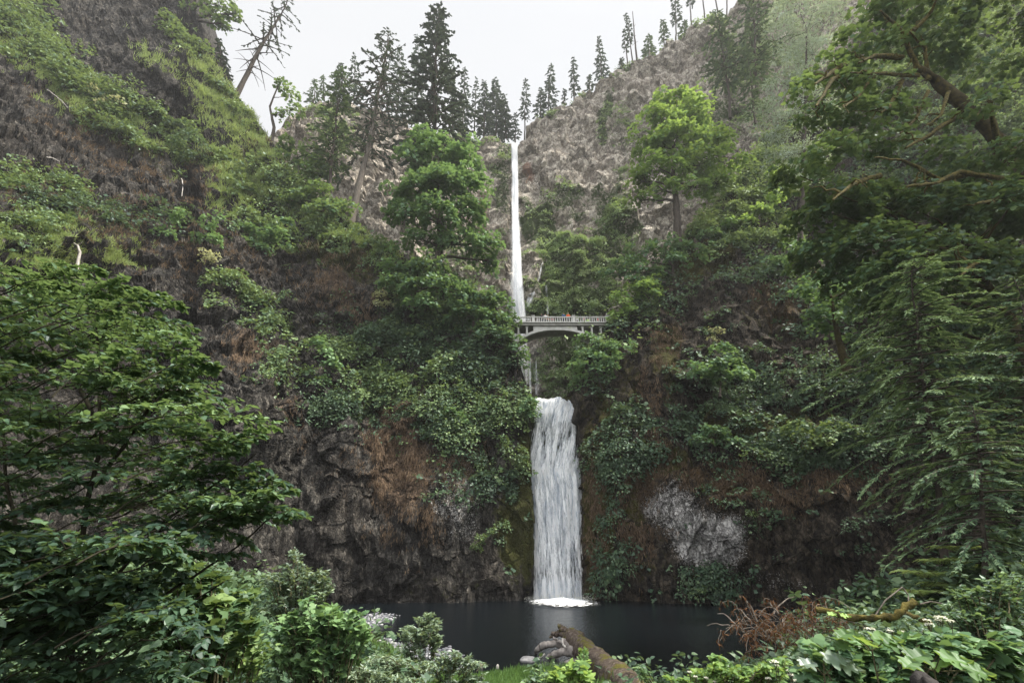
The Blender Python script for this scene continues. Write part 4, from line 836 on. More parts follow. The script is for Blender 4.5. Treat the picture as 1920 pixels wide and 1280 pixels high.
# ------------------------------------------------------------------ foreground
def arching(root, b, tips, starts, leaf, tpl, m, tint, nleaf=13, nside=3, rise=.12, tr=.010, stem='stem', up=1.0, wid=1.0):
    cg, tg = Geo(), Geo(); T = globals()[tpl]
    for A, Bt in zip(starts, tips):
        L = np.linalg.norm(Bt - A); q = bez(A, Bt, 9, rise=rise * L, wob=.015 * L)
        tg.tube(q, np.linspace(tr * 1.6, tr * .4, 9), 4, cap=False)
        tints = tint + .16 * rnd(1)[0]
        subs = [(q, nleaf)]
        for _ in range(nside):
            k = int(RNG.integers(2, 8)); d = unit(q[min(k + 1, 8)] - q[k]); pr = unit(np.cross(d, UP)) * (1 if uni(0, 1) < .5 else -1)
            e = q[k] + (d * .6 + pr * .7 + UP * uni(-.15, .35)) * L * uni(.2, .42); qq = bez(q[k], e, 6, rise=.05 * L); tg.tube(qq, np.linspace(tr * .7, tr * .25, 6), 3, cap=False); subs.append((qq, max(5, nleaf * 2 // 3)))
        for s_, nl in subs:
            t = np.linspace(.22, 1, nl) + uni(-.02, .02, nl); x = np.linspace(0, 1, len(s_)); pos = np.stack([np.interp(t, x, s_[:, j]) for j in range(3)], 1)
            tan = unit(np.stack([np.interp(t, x, np.gradient(s_[:, j])) for j in range(3)], 1)); pr = unit(np.cross(tan, UP)); sd = np.where(np.arange(nl) % 2 == 0, 1, -1)[:, None]
            yd = tan * .65 + pr * sd * .75 - UP * .12 + .22 * rnd(nl, 3)
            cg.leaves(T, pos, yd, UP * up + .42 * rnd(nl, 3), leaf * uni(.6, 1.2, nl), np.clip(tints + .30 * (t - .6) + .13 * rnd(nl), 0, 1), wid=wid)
    cg.build('foliage', M[m], root, loc=b); tg.build('twigs', M[stem], root, loc=b)

# the near broadleaf tree on the left
b = W(100, 1560, 6.6); root = empty('alder_tree', b, 'near leafy tree with layered arching branches filling the lower left', 'tree')
VB = [(500, 120), (520, 190), (560, 300), (600, 345), (650, 372), (690, 400), (740, 402), (778, 402), (795, 500), (815, 470), (850, 430), (885, 450), (905, 530), (930, 520), (965, 552), (985, 500), (1010, 420), (1040, 390), (1060, 440), (1100, 430), (1150, 400), (1200, 420), (1320, 420)]
def inside(u, v): return u < np.interp(v, [p[0] for p in VB], [p[1] for p in VB]) and v > np.interp(u, [-90, 0, 40, 100, 140, 180, 260, 330], [560, 585, 520, 555, 508, 512, 548, 575])
layers = [(330, 572, 5.8), (300, 560, 6), (265, 548, 5.8), (225, 535, 5.6), (185, 512, 5.7), (145, 508, 6), (100, 560, 5.6), (45, 520, 5.6), (10, 575, 5.8), (350, 640, 5.9), (345, 610, 6.1), (400, 690, 5.9), (402, 742, 5.7), (405, 778, 5.9), (500, 795, 5.7), (485, 815, 6), (450, 835, 5.6), (530, 905, 5.8), (540, 922, 6.1), (552, 966, 6.1), (545, 958, 5.9), (500, 962, 6.2), (470, 975, 6), (460, 1015, 6.2), (440, 1040, 6), (430, 880, 5.9), (440, 850, 6), (380, 715, 6.2), (360, 670, 6), (480, 880, 5.9)]
while len(layers) < 190:
    u, v = uni(-90, 560), uni(520, 1330)
    if inside(u + 4, v) and not (v > 1000 and uni(0, 1) < .35): layers.append((u, v, uni(5.2, 8.4)))
layers += [(uni(-90, 430), uni(1010, 1340), uni(4.8, 7)) for _ in range(60)]
cg, tg = Geo(), Geo()
for (u, v, Y) in layers:
    tip = W(u, v, Y); A = W(u - uni(120, 300), v + uni(0, 95), Y + uni(-.9, .9)); L = np.linalg.norm(tip - A)
    q = bez(A, tip, 12, rise=uni(.05, .16) * L, wob=.012 * L); tg.tube(q, np.linspace(.011, .003, 12), 5, cap=False)
    base_t = (.52 if v < 820 else .43) + .15 * rnd(1)[0] - (.16 if v > 980 and u < 420 else 0); roll = uni(-.25, .25)  # low left leaves tinted darker, painting in the tree's own shade
    lines = [(q, 18)]
    for k in range(3, 12):
        d = unit(q[k] - q[k - 1]); pr = unit(np.cross(d, UP)); 
        for sd in (-1, 1):
            l = L * uni(.16, .34) * (1.15 - .075 * k); e = q[k] + (d * uni(.5, .9) + sd * pr * uni(.5, 1) + UP * (uni(-.12, .22) + roll * sd)) * l
            qq = bez(q[k], e, 5, rise=.05 * l); tg.tube(qq, np.linspace(.005, .002, 5), 3, cap=False); lines.append((qq, 11))
    for s_, nl in lines:
        t = np.linspace(.25, 1, nl) + uni(-.04, .04, nl); x = np.linspace(0, 1, len(s_)); pos = np.stack([np.interp(t, x, s_[:, j]) for j in range(3)], 1)
        tan = unit(np.stack([np.interp(t, x, np.gradient(s_[:, j])) for j in range(3)], 1)); pr = unit(np.cross(tan, UP)); sd = np.where(np.arange(nl) % 2 == 0, 1, -1)[:, None]
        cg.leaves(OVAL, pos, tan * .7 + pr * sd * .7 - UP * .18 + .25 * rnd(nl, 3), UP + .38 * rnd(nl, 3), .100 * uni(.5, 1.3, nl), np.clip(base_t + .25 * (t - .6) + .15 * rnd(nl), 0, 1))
cg.build('foliage', M['alder'], root, loc=b); tg.build('branches', M['twig'], root, loc=b)
g = Geo()
for L in [[(100, 1560, 6.6), (140, 1150, 6.6), (190, 830, 6.5), (180, 560, 6.2)], [(140, 1200, 6.6), (300, 980, 6.4), (480, 850, 6.1)], [(130, 1250, 6.6), (330, 1100, 6.5), (500, 975, 6.2)], [(110, 1300, 6.7), (10, 900, 6.6), (-30, 600, 6.4)], [(190, 900, 6.5), (320, 720, 6.2), (380, 660, 6)], [(130, 1300, 6.7), (230, 1180, 7), (420, 1090, 6.6)], [(185, 800, 6.5), (90, 640, 6.4), (60, 545, 6.1)]]:
    p = np.array([W(*q) for q in L]); q = np.concatenate([bez(p[k], p[k + 1], 7, wob=.02)[(0 if k == 0 else 1):] for k in range(len(p) - 1)])
    g.tube(q, np.linspace(.055 if L[0][1] > 1400 else .03, .009, len(q)), 7, jitter=.05)
g.build('trunk', M['twig'], root, smooth=True, loc=b)

def near_shrub(name, label, base, tips_px, Y, leaf, tpl, m, tint, n, spread, cat='shrub', nleaf=9, nside=2, start=(0, 60), tr=.008, dv=.5, wid=1.0, group=None, up=1.0):
    """shrub of arching shoots; tips_px: (u, v, ru, rv) blobs"""
    b = W(*base); b[2] = min(b[2], float(ground_z(b[0], b[1]))); root = empty(name, b, label, cat, group)
    tips, starts = [], []
    w = np.array([q[2] * q[3] for q in tips_px], float); w /= w.sum()
    for _ in range(n):
        u, v, ru, rv = tips_px[RNG.choice(len(tips_px), p=w)]
        a = uni(0, 2 * pi); r = math.sqrt(uni(0, 1)); uu, vv = u + ru * r * math.cos(a), v + rv * r * math.sin(a); y = Y + uni(-dv, dv)
        tips.append(W(uu, vv, y)); starts.append(W(uu + (base[0] - uu) * uni(.15, .4) + start[0], vv + start[1] * uni(.5, 1.2), y + uni(-.2, .2)))
    arching(root, b, tips, starts, leaf, tpl, m, tint, nleaf, nside, tr=tr, wid=wid, up=up)
    g = Geo()
    for (u, v, ru, rv) in tips_px: g.tube(bez(b, W(u, v + rv * .5, Y), 8, wob=.03), np.linspace(tr * 3, tr, 8), 6)
    g.build('stem', M['stem'], root, loc=b)
    return root
near_shrub('vine_maple', 'maple bush with broad leaves under the tips of the near leafy tree', (380, 1420, 8), [(400, 1062, 50, 20), (350, 1100, 60, 24), (430, 1110, 40, 22), (300, 1130, 60, 30), (420, 1170, 60, 40), (330, 1200, 70, 50)], 8.2, .17, 'MAPLE', 'broad', .52, 90, 30)
near_shrub('broadleaf_bush', 'pale broad-leaved bush left of the bright maple bush', (420, 1450, 9), [(400, 1210, 60, 30), (450, 1180, 40, 26), (380, 1250, 70, 30), (470, 1230, 40, 30)], 9.2, .13, 'OVAL', 'broad', .70, 90, 30)
near_shrub('maple_bush', 'bright green maple bush at the left edge of the pool', (610, 1380, 13), [(650, 1165, 44, 22), (600, 1150, 50, 26), (560, 1170, 50, 30), (620, 1195, 70, 26), (560, 1215, 70, 30), (680, 1180, 18, 14), (600, 1240, 60, 26)], 13.5, .17, 'MAPLE', 'maple', .80, 190, 30, nleaf=7)
near_shrub('willow_bush', 'grey-green small-leaved bush with a pointed top behind the maple bush', (560, 1300, 14.5), [(553, 1035, 10, 16), (556, 1065, 24, 16), (530, 1088, 40, 16), (590, 1085, 34, 18), (560, 1110, 50, 22), (610, 1110, 30, 16), (550, 1140, 60, 24)], 14.6, .13, 'OVAL', 'willow', .18, 170, 20, nleaf=13, start=(0, 34), wid=.75)
near_shrub('willow_sapling', 'light willow sapling standing out against the dark pool', (790, 1330, 19), [(800, 1160, 20, 10), (815, 1172, 14, 12), (770, 1185, 26, 12), (795, 1195, 36, 18), (752, 1192, 10, 5), (820, 1200, 10, 14), (785, 1220, 36, 16)], 19.5, .17, 'SLIM', 'willow', .45, 110, 12, nleaf=12, start=(0, 20), wid=1.7)
near_shrub('willow_bush', 'grey-green willow bush spreading over the bank right of the sapling', (840, 1380, 17), [(850, 1235, 40, 16), (890, 1255, 26, 18), (820, 1255, 50, 18), (760, 1250, 50, 16), (880, 1280, 40, 14), (720, 1240, 30, 12)], 17.5, .15, 'SLIM', 'willow', .30, 170, 12, nleaf=12, start=(0, 20), wid=1.7)
near_shrub('willow_bush', 'low feathery bush at the bottom edge below the maple bush', (690, 1420, 13), [(700, 1275, 50, 20), (660, 1262, 36, 14), (760, 1285, 50, 16)], 14, .13, 'SLIM', 'willow', .42, 100, 12, nleaf=12, start=(0, 24), wid=1.7)
near_shrub('maple_sapling', 'yellow-green maple sapling in front of the mossy log', (1060, 1420, 12), [(1070, 1255, 24, 10), (1090, 1245, 14, 10), (1040, 1268, 24, 10), (1085, 1275, 24, 10), (1105, 1262, 10, 6)], 12, .19, 'MAPLE', 'maple_y', .75, 30, 10, nleaf=6, nside=1, start=(0, 26))
near_shrub('leafy_sapling', 'darker leafy sapling left of the yellow-green maple sapling', (1010, 1420, 12), [(1005, 1250, 10, 8), (1015, 1262, 16, 9), (1000, 1275, 20, 8), (1030, 1285, 20, 8)], 12, .12, 'OVAL', 'alder', .70, 34, 10, nleaf=7, nside=1, start=(0, 20))
near_shrub('leafy_sapling', 'upright sprig growing beside the fallen log', (1095, 1330, 14), [(1095, 1222, 7, 7), (1092, 1235, 6, 8)], 15, .14, 'OVAL', 'maple_y', .35, 16, 6, nleaf=6, nside=1, start=(0, 16))
near_shrub('leafy_sapling', 'small slanting sprig right of the log over the dark water', (1230, 1420, 11), [(1200, 1252, 6, 8), (1210, 1265, 8, 8), (1222, 1280, 10, 8)], 11, .12, 'OVAL', 'alder', .65, 18, 8, nleaf=7, nside=1, start=(8, 20))
near_shrub('elder_bush', 'light green bush with white flower clusters at the bottom right of the pool', (1330, 1430, 11), [(1345, 1235, 16, 12), (1360, 1255, 30, 14), (1320, 1268, 40, 14), (1400, 1262, 40, 16), (1280, 1275, 30, 12), (1440, 1270, 40, 18), (1460, 1250, 30, 14)], 11, .13, 'OVAL', 'maple_y', .48, 120, 12, nleaf=8, start=(0, 24))
near_shrub('thimbleberry', 'broad-leaved dark green thicket in the lower right corner', (1640, 1480, 7.5), [(1600, 1225, 60, 22), (1560, 1255, 60, 22), (1680, 1250, 60, 24), (1780, 1215, 60, 24), (1640, 1265, 70, 18), (1840, 1255, 60, 24), (1540, 1215, 30, 14), (1720, 1205, 40, 16), (1900, 1230, 40, 30)], 7.6, .15, 'MAPLE', 'maple', .52, 230, 16, nleaf=8, start=(0, 50))
near_shrub('currant_bush', 'small-leaved bush covering the slope at the right edge', (1860, 1460, 9.5), [(1830, 1130, 60, 30), (1890, 1100, 40, 26), (1800, 1165, 50, 20), (1880, 1165, 50, 30), (1760, 1180, 40, 12), (1850, 1205, 60, 22)], 9.8, .105, 'OVAL', 'alder', .55, 230, 12, nleaf=10, start=(0, 40))
def big_blade(g, p, d, nrm, size, tint):
    d = unit(np.asarray(d, float)); x = unit(np.cross(d, nrm)); z = np.cross(x, d)
    half = [(0, .02), (.22, -.10), (.36, -.02), (.34, .10), (.30, .16), (.50, .22), (.66, .36), (.58, .42), (.44, .44), (.33, .46), (.38, .58), (.36, .74), (.26, .74), (.17, .72), (.10, .90), (0, 1.06)]
    for sx in (-1, 1):
        ed = np.array([(sx * a, c) for a, c in half]); mid = np.stack([0 * ed[:, 0], np.linspace(.02, 1.06, len(ed))], 1); rows = []
        for f in (0, .35, .7, 1):
            r_ = mid + (ed - mid) * f; zz = .16 * f - .22 * (np.abs(r_[:, 0]) + .5 * r_[:, 1] ** 2) - .03 * np.sin(9 * r_[:, 1]) * f
            rows.append(p + size * (r_[:, :1] * x + r_[:, 1:] * d + zz[:, None] * z))
        g.grid(np.array(rows), np.clip(tint + .06 * rnd(1)[0], 0, 1))
def bigleaf(label, u, v, Y, leaves, m, tint):
    b = W(u, v + 160, Y); b[2] = min(b[2], float(ground_z(b[0], b[1]))); root = empty('bigleaf_seedling', b, label, 'plant'); cg, sg = Geo(), Geo()
    hub = W(u, v + 30, Y)
    sg.tube(bez(b, hub, 6, wob=.01), np.linspace(.012, .008, 6), 6)
    for (du, dv, s, a) in leaves:
        p = W(u + du, v + dv, Y + uni(-.1, .1)); sg.tube(bez(hub, p, 5), .005, 4)
        d = np.array([math.cos(R(a)), uni(-.5, -.2), math.sin(R(a)) * .3 - .12])
        big_blade(cg, p, d, UP + np.array([uni(-.2, .2), -.45, 0]), s * .8 * mpp(v, Y), tint + .12 * rnd(1)[0])
    cg.build('leaf_cluster', M[m], root, smooth=True, loc=b); sg.build('stem', M['stem'], root, loc=b)
bigleaf('bright yellow-green big maple leaves held above the dark thicket', 1635, 1190, 6, [(-30, 0, 52, 160), (0, 6, 60, 20), (20, 14, 52, -20), (-46, -4, 40, 200), (-10, 18, 40, 100), (-52, 14, 36, 220)], 'maple_y', .30)
bigleaf('lime big-leaved seedling with a drooping leaf at the bottom right', 1752, 1228, 5.6, [(-20, 0, 56, 170), (10, 4, 60, 10), (40, 16, 66, -25), (-40, 12, 44, 190), (0, 22, 44, 80), (62, 28, 40, -40)], 'maple_y', .36)
bigleaf('pale silvery big leaf near the brown brush pile', 1545, 1235, 6, [(0, 0, 56, 20), (24, 10, 52, -10), (-22, 8, 40, 160)], 'willow', .30)
bigleaf('small yellow leaf sprig standing over the brown brush pile', 1570, 1150, 9, [(-6, 0, 20, 170), (6, 3, 20, 10), (0, -5, 16, 80)], 'maple_y', .85)
# ferns on the right bank
def fern(label, u, v, Y, px, n=13, tint=.6):
    s = mpp(v, Y); b = W(u, v, Y); root = empty('sword_fern', b, label, 'fern', 'ferns on the right bank'); g, st = Geo(), Geo()
    for k in range(n):
        az = 2 * pi * k / n + uni(-.2, .2); L = px * s * uni(.75, 1.15); h = np.array([math.cos(az), math.sin(az), 0]); x = np.linspace(0, 1, 10)
        q = b + h * (L * x)[:, None] + UP * (L * (.85 * x - .75 * x * x))[:, None]; st.tube(q, np.linspace(.012, .003, 10), 4, cap=False)
        t = np.linspace(.1, .98, 22); pos = np.stack([np.interp(t, x, q[:, j]) for j in range(3)], 1); pr = np.array([-h[1], h[0], 0])
        for sd in (-1, 1): g.leaves(SLIM, pos, pr * sd + h * .35 - UP * .12 + .06 * rnd(22, 3), UP + .15 * rnd(22, 3), .24 * L * np.sin(pi * (.12 + .85 * t)) + .01, np.clip(tint + .1 * rnd(22), 0, 1), wid=1.1)
    g.build('frond', M['grass'], root, loc=b); st.build('midrib', M['stem'], root, loc=b)
for (lab, u, v, px) in [('bright fern at the foot of the hemlock on the right bank', 1740, 1085, 60), ('fern hanging over the edge above the dark pool cliff', 1770, 1060, 52), ('lower fern beside the mossy fallen branch', 1720, 1120, 56), ('fern between the white flower heads and the hemlock', 1790, 1110, 60), ('fern behind the small-leaved bush at the right edge', 1850, 1070, 60), ('fern in the shade under the hemlock, nearest the cliff', 1800, 1035, 46)]:
    Y = BANK.Yat(u, v + 10); fern(lab, u, v, min(Y, 15.0), px)
# flat white flower heads
def umbel(label, heads, Y, m='white'):
    u0 = np.mean([h[0] for h in heads]); b = W(u0, max(h[1] for h in heads) + 130, Y); b[2] = min(b[2], float(ground_z(b[0], b[1])))
    root = empty('cow_parsnip', b, label, 'flower', 'white-flowered plants of the right bank')
    st = Geo()
    for (u, v, r) in heads:
        c = W(u, v, Y); s = mpp(v, Y); g = Geo(); k = 90; a = uni(0, 2 * pi, k); q = np.sqrt(uni(0, 1, k)) * r * s
        P = c + np.stack([q * np.cos(a), q * np.sin(a), .010 - .22 * q * q / (r * s) + .006 * rnd(k)], 1)
        g.leaves(DIAM, P, rnd(k, 3) * [1, 1, .15], UP + .3 * rnd(k, 3), .30 * r * s, np.clip(uni(.2, 1, k), 0, 1), wid=1.4)
        g.build('flower_head', M[m], root, loc=b)
        st.tube(bez(b, c - UP * .12, 6, wob=.01), .006, 5)
        for a in np.linspace(0, 2 * pi, 9)[:-1]: st.tube(np.array([c - UP * .12, c + np.array([math.cos(a), math.sin(a), 0]) * r * s * .7]), .003, 4, cap=False)
    st.build('stem', M['stem'], root, loc=b)
umbel('tight group of flat white flower heads above the lime seedling', [(1762, 1156, 10), (1738, 1162, 6), (1758, 1162, 6), (1780, 1163, 7), (1741, 1169, 7)], 8)
umbel('two white flower heads high on the slope near the right edge', [(1845, 1121, 5), (1866, 1129, 6)], 9.5)
umbel('flattened white flower head left of the mossy branch', [(1630, 1178, 9), (1668, 1182, 6), (1693, 1184, 5)], 8)
umbel('white flower clusters low beside the brown brush', [(1452, 1239, 8), (1480, 1256, 6), (1440, 1271, 5), (1483, 1264, 6), (1494, 1275, 7), (1457, 1247, 4)], 9.5)
umbel('few white blossoms at the bottom edge over the dark water', [(1293, 1259, 4), (1304, 1268, 4), (1324, 1270, 4), (1340, 1277, 4)], 10.5)
# brown brush pile
b = W(1470, 1215, 15.0); b[2] = float(ground_z(b[0], b[1])) ; root = empty('brush_pile', b, 'heap of dead brown branches on the bank at the right of the pool', 'brush')
tg, cg = Geo(), Geo()
for k in range(150):
    u, v = 1488 + 56 * rnd(1)[0], 1188 + 20 * rnd(1)[0]; y = 15 + uni(-1, 1)
    p = W(u, v, y); d = np.array([uni(-1, 1), uni(-1, 1), uni(-.2, .9)]); d = d / np.linalg.norm(d); L = uni(.4, 1.3)
    q = bez(p, p + d * L, 8, sag=.35 * L, rise=.3 * L * uni(0, 1), wob=.02); tg.tube(q, np.linspace(.011, .004, 8), 4, cap=False)
    n = 22; i = RNG.integers(1, 8, n); cg.leaves(SLIM, q[i] + .03 * rnd(n, 3), -UP * .8 + .6 * rnd(n, 3), rnd(n, 3), uni(.06, .17, n), np.clip(.4 + .25 * rnd(n), 0, 1), wid=.8)
for (u0, v0, u1, v1) in [(1395, 1185, 1325, 1173), (1390, 1180, 1345, 1150), (1420, 1165, 1400, 1125), (1410, 1170, 1380, 1140), (1450, 1150, 1490, 1118), (1460, 1150, 1440, 1130)]:
    tg.tube(bez(W(u0, v0, 15), W(u1, v1, 15.3), 8, rise=.1, wob=.02), np.linspace(.028, .008, 8), 5)
tg.build('branches', M['bark_l'], root, loc=b); cg.build('dead_needles', M['brush'], root, loc=b)
# mossy fallen branch and dry arch twig
b = W(1560, 1150, 12.5); root = empty('fallen_branch', b, 'orange-mossed fallen branch lying across the right bank', 'branch')
g = Geo()
for L, r in [([(1530, 1142, 12.8), (1600, 1158, 12.5), (1650, 1158, 12.2), (1690, 1148, 12), (1715, 1128, 12)], .07), ([(1690, 1148, 12), (1725, 1160, 11.8), (1750, 1172, 11.6)], .055)]:
    p = np.array([W(*q) for q in L]); g.tube(np.concatenate([bez(p[k], p[k + 1], 6, wob=.02)[(0 if k == 0 else 1):] for k in range(len(p) - 1)]), r, 8, jitter=.2)
g.build('limb', M['mossbark'], root, smooth=True, loc=b)
g = Geo()
for L in [[(1640, 1155, 12.3), (1660, 1125, 12.3), (1692, 1100, 12.4), (1703, 1115, 12.4), (1704, 1135, 12.3)], [(1725, 1132, 12), (1745, 1127, 12), (1768, 1131, 12)]]:
    p = np.array([W(*q) for q in L]); g.tube(np.concatenate([bez(p[k], p[k + 1], 5)[(0 if k == 0 else 1):] for k in range(len(p) - 1)]), .015, 6)
g.build('twig', M['bark_l'], root, loc=b)
# dark boulder at the very bottom right
def blob(c, rad, seed, n=24, amp=.25):
    seed = int(seed)
    th, ph = np.meshgrid(np.linspace(0, pi, n), np.linspace(0, 2 * pi, 2 * n), indexing='ij')
    d = np.stack([np.sin(th) * np.cos(ph), np.sin(th) * np.sin(ph), np.cos(th)], -1)
    return np.asarray(c) + d * np.asarray(rad) * (1 + amp * fbm(d * 1.4 + seed, 4, seed))[..., None]
M['rockdark'] = plain_mat('dark_boulder', (.02, .018, .018), (.07, .06, .058), 3, .8, .06)
M['stone'] = plain_mat('river_stone', (.10, .10, .11), (.34, .33, .33), 2.5, .7, .03)
c = W(1735, 1292, 5.2); gz_ = float(ground_z(c[0], c[1])); g = Geo(); g.grid(blob((c[0], c[1], (c[2] + gz_) / 2), (.24, .22, (c[2] - gz_) / 2 + .12), 5)); tag(g.build('boulder', M['rockdark'], smooth=True), 'dark smooth boulder poking in at the bottom edge on the right', 'rock')

# ------------------------------------------------------------------ hemlocks
def hemlock(label, ub, vb, ut, vt, Y, rpx, start, nbr, tint):
    return conifer('hemlock', label, ub, vb, ut, vt, Y, rpx, start=start, nbr=nbr, droop=.30, twig_px=11, wid=.85, m='hemlock', tint=tint, dens=2.6, irr=.62, trunk_r=7, prof=.42, rise=.12, tpl='FROND', group=None)
hemlock('large hemlock with pale drooping sprays at the right, nearest the cliff', 1790, 1180, 1715, 480, 18, 210, .30, 190, .80)
hemlock('darker hemlock at the right edge behind the pale sprays', 1960, 1200, 1900, 520, 16, 220, .24, 170, .38)
hemlock('young hemlock below the big one, tips reaching over the bank', 1850, 1240, 1822, 760, 14, 170, .33, 120, .55)

# ------------------------------------------------------------------ log, stones, gravel
def on_z(u, v, z):
    dy = FPX * CP - (640 - v) * SP; dz = FPX * SP + (640 - v) * CP
    return W(u, v, (z - CAMZ) / dz * dy)
m, nt, out = mat('mossy_log'); n_ = N(nt); co = n_.coords(); f1 = n_.noise(co, 1.5, 7, .7); f2 = n_.noise(co, 7, 6, .7); f3 = n_.noise(n_.coords((1, 1, 1)), 22, 4, .7)
wood = n_.ramp(f2, [(.3, (.035, .027, .023)), (.5, (.10, .078, .065)), (.7, (.24, .20, .175))]); moss = n_.ramp(f3, [(.3, (.045, .042, .012)), (.5, (.115, .105, .026)), (.7, (.19, .18, .045))])
n_.put(out.inputs[0], n_.bsdf(n_.mix(n_.step(f1, .50, .60), wood, moss), .95, n_.bump(n_.math('ADD', f2, n_.math('MULTIPLY', f3, .4)), 1, .10), .1)); M['log'] = m
b = W(1080, 1202, 25.6); root = empty('fallen_log', b, 'mossy fallen trunk with a root end lying in the pool', 'log')
P = np.array([W(1068, 1192, 26.6), W(1090, 1214, 25), W(1125, 1245, 22), W(1165, 1280, 19), W(1215, 1330, 16)])
q = np.concatenate([bez(P[k], P[k + 1], 8)[(0 if k == 0 else 1):] for k in range(4)])
g = Geo(); r_ = np.interp(np.linspace(0, 1, len(q)), [0, .08, .3, 1], [.36, .50, .46, .54])
g.tube(q, r_ * (1 + .06 * rnd(len(q))), 24, jitter=.05); g.build('trunk', M['log'], root, smooth=True, loc=b)
M['rootwood'] = plain_mat('weathered_root_wood', (.06, .05, .045), (.34, .31, .29), 3.5, .9, .05, (1, 1, .6))
ROOTS = [([(1085, 1206, 25.6), (1070, 1190, 26.4), (1058, 1180, 26.5), (1050, 1173, 26.6), (1046, 1170, 26.6)], .36, 'log'), ([(1082, 1208, 25.6), (1060, 1192, 26.4), (1046, 1185, 26.6), (1036, 1187, 26.8), (1030, 1193, 26.8)], .30, 'log'),
    ([(1082, 1216, 25.2), (1060, 1206, 25.8), (1040, 1205, 26), (1022, 1209, 26), (1010, 1213, 26.1), (1004, 1219, 26.2), (1007, 1225, 26.2)], .34, 'dead'), ([(1090, 1226, 24.6), (1066, 1222, 25), (1044, 1226, 25.2), (1030, 1230, 25.4), (1020, 1238, 25.4)], .36, 'dead'),
    ([(1100, 1238, 23.8), (1080, 1240, 24.2), (1062, 1244, 24.4), (1044, 1252, 24.6)], .34, 'dead'), ([(1092, 1206, 25.4), (1084, 1190, 26), (1078, 1181, 26.2), (1073, 1180, 26.3)], .20, 'log'), ([(1058, 1207, 25.6), (1044, 1202, 25.7), (1040, 1196, 25.7), (1037, 1199, 25.7)], .12, 'dead')]
for L, r, mm in ROOTS:
    p = np.array([W(*q_) for q_ in L]); qq = np.concatenate([bez(p[k], p[k + 1], 6, wob=.035)[(0 if k == 0 else 1):] for k in range(len(p) - 1)])
    g = Geo(); g.tube(qq, np.linspace(r * .72, r * .14, len(qq)) * (1 + .16 * np.sin(np.linspace(0, 9, len(qq)) + 5 * r)), 12, jitter=.09); g.build('root', M['rootwood' if mm == 'dead' else mm], root, smooth=True, loc=b)
g = Geo(); g.tube(bez(W(1055, 1196, 25.6), W(1060, 1214, 25), 6, wob=.05), .05, 6); g.tube(bez(W(1004, 1238, 25), W(1022, 1225, 25), 6), .04, 6); g.build('rootlet', M['dead'], root, loc=b)
c = on_z(990, 1237, .05); g = Geo(); g.grid(blob(c, (.38, .3, .17), 9)); tag(g.build('boulder', M['stone'], smooth=True), 'pale half-sunk stone left of the root end of the log', 'rock')
for lab, u, v, s in [('small white stone standing in the dark water left of the log', 901, 1249, .12), ('thin white stake-like stone near the bottom edge of the pool', 933, 1250, .08), ('white pebble on the far side of the log', 1089, 1202, .10)]:
    g = Geo(); g.grid(blob(on_z(u, v, .06), (s * .8, s * .8, s * 1.3), u, 14)); tag(g.build('pebble', M['dead'], smooth=True), lab, 'rock')
# gravel bar
def patch(name, poly, z, m):
    uc, vc = np.mean([p[0] for p in poly]), np.mean([p[1] for p in poly]); n = 12; k = len(poly); rows = []
    pu = np.interp(np.linspace(0, k, 60), range(k + 1), [p[0] for p in poly + poly[:1]]); pv = np.interp(np.linspace(0, k, 60), range(k + 1), [p[1] for p in poly + poly[:1]])
    for t in np.linspace(1, 0, n):
        w = on_z(uc + (pu - uc) * t, vc + (pv - vc) * t, 0.02); w[:, 2] = -.05 + z * (1 - t ** 3) + .05 * fbm(w * 1.2, 3, 4) * (1 - t); rows.append(w)
    g = Geo(); g.grid(np.array(rows)); return tag(g.build(name, m, smooth=True), kind='structure'), np.array(rows)
m, nt, out = mat('gravel'); n_ = N(nt); co = n_.coords(); vo = n_.voro(co, 7); vc_ = n_.new('ShaderNodeSeparateColor'); n_.put(vc_.inputs[0], n_.voro(co, 7, 'F1', 'Color'))
n_.put(out.inputs[0], n_.bsdf(n_.ramp(vc_.outputs[0], [(0, (.07, .075, .09)), (.6, (.17, .175, .20)), (1, (.36, .36, .38))]), .8, n_.bump(n_.math('SUBTRACT', 1, vo), 1, .08), .2))
_, A = patch('gravel_bar', [(688, 1150), (715, 1148), (742, 1151), (735, 1162), (718, 1170), (700, 1176), (670, 1182), (655, 1170)], .16, m)
_, B_ = patch('gravel_shore', [(640, 1222), (660, 1200), (690, 1196), (715, 1200), (720, 1208), (760, 1210), (840, 1215), (880, 1232), (890, 1250), (840, 1262), (720, 1250), (660, 1248)], .25, m)
g = Geo()
for arr, n in ((A, 500), (B_, 1100)):
    i = RNG.integers(1, arr.shape[0], n); j = RNG.integers(0, arr.shape[1], n); P = arr[i, j] + rnd(n, 3) * [.25, .35, .01]
    for p in P:
        r = .05 + .09 * uni(0, 1) ** 3; g.grid(blob(p + UP * r * .3, (r, r * uni(.6, 1), r * .6), int(uni(0, 99)), 5), uni(0, 1))
m, nt, out = mat('pebbles'); n_ = N(nt); n_.put(out.inputs[0], n_.bsdf(n_.ramp(n_.attr('tint'), [(0, (.06, .065, .08)), (.6, (.18, .18, .2)), (1, (.42, .42, .43))]), .75)); 
tag(g.build('gravel', m, smooth=True), kind='stuff')
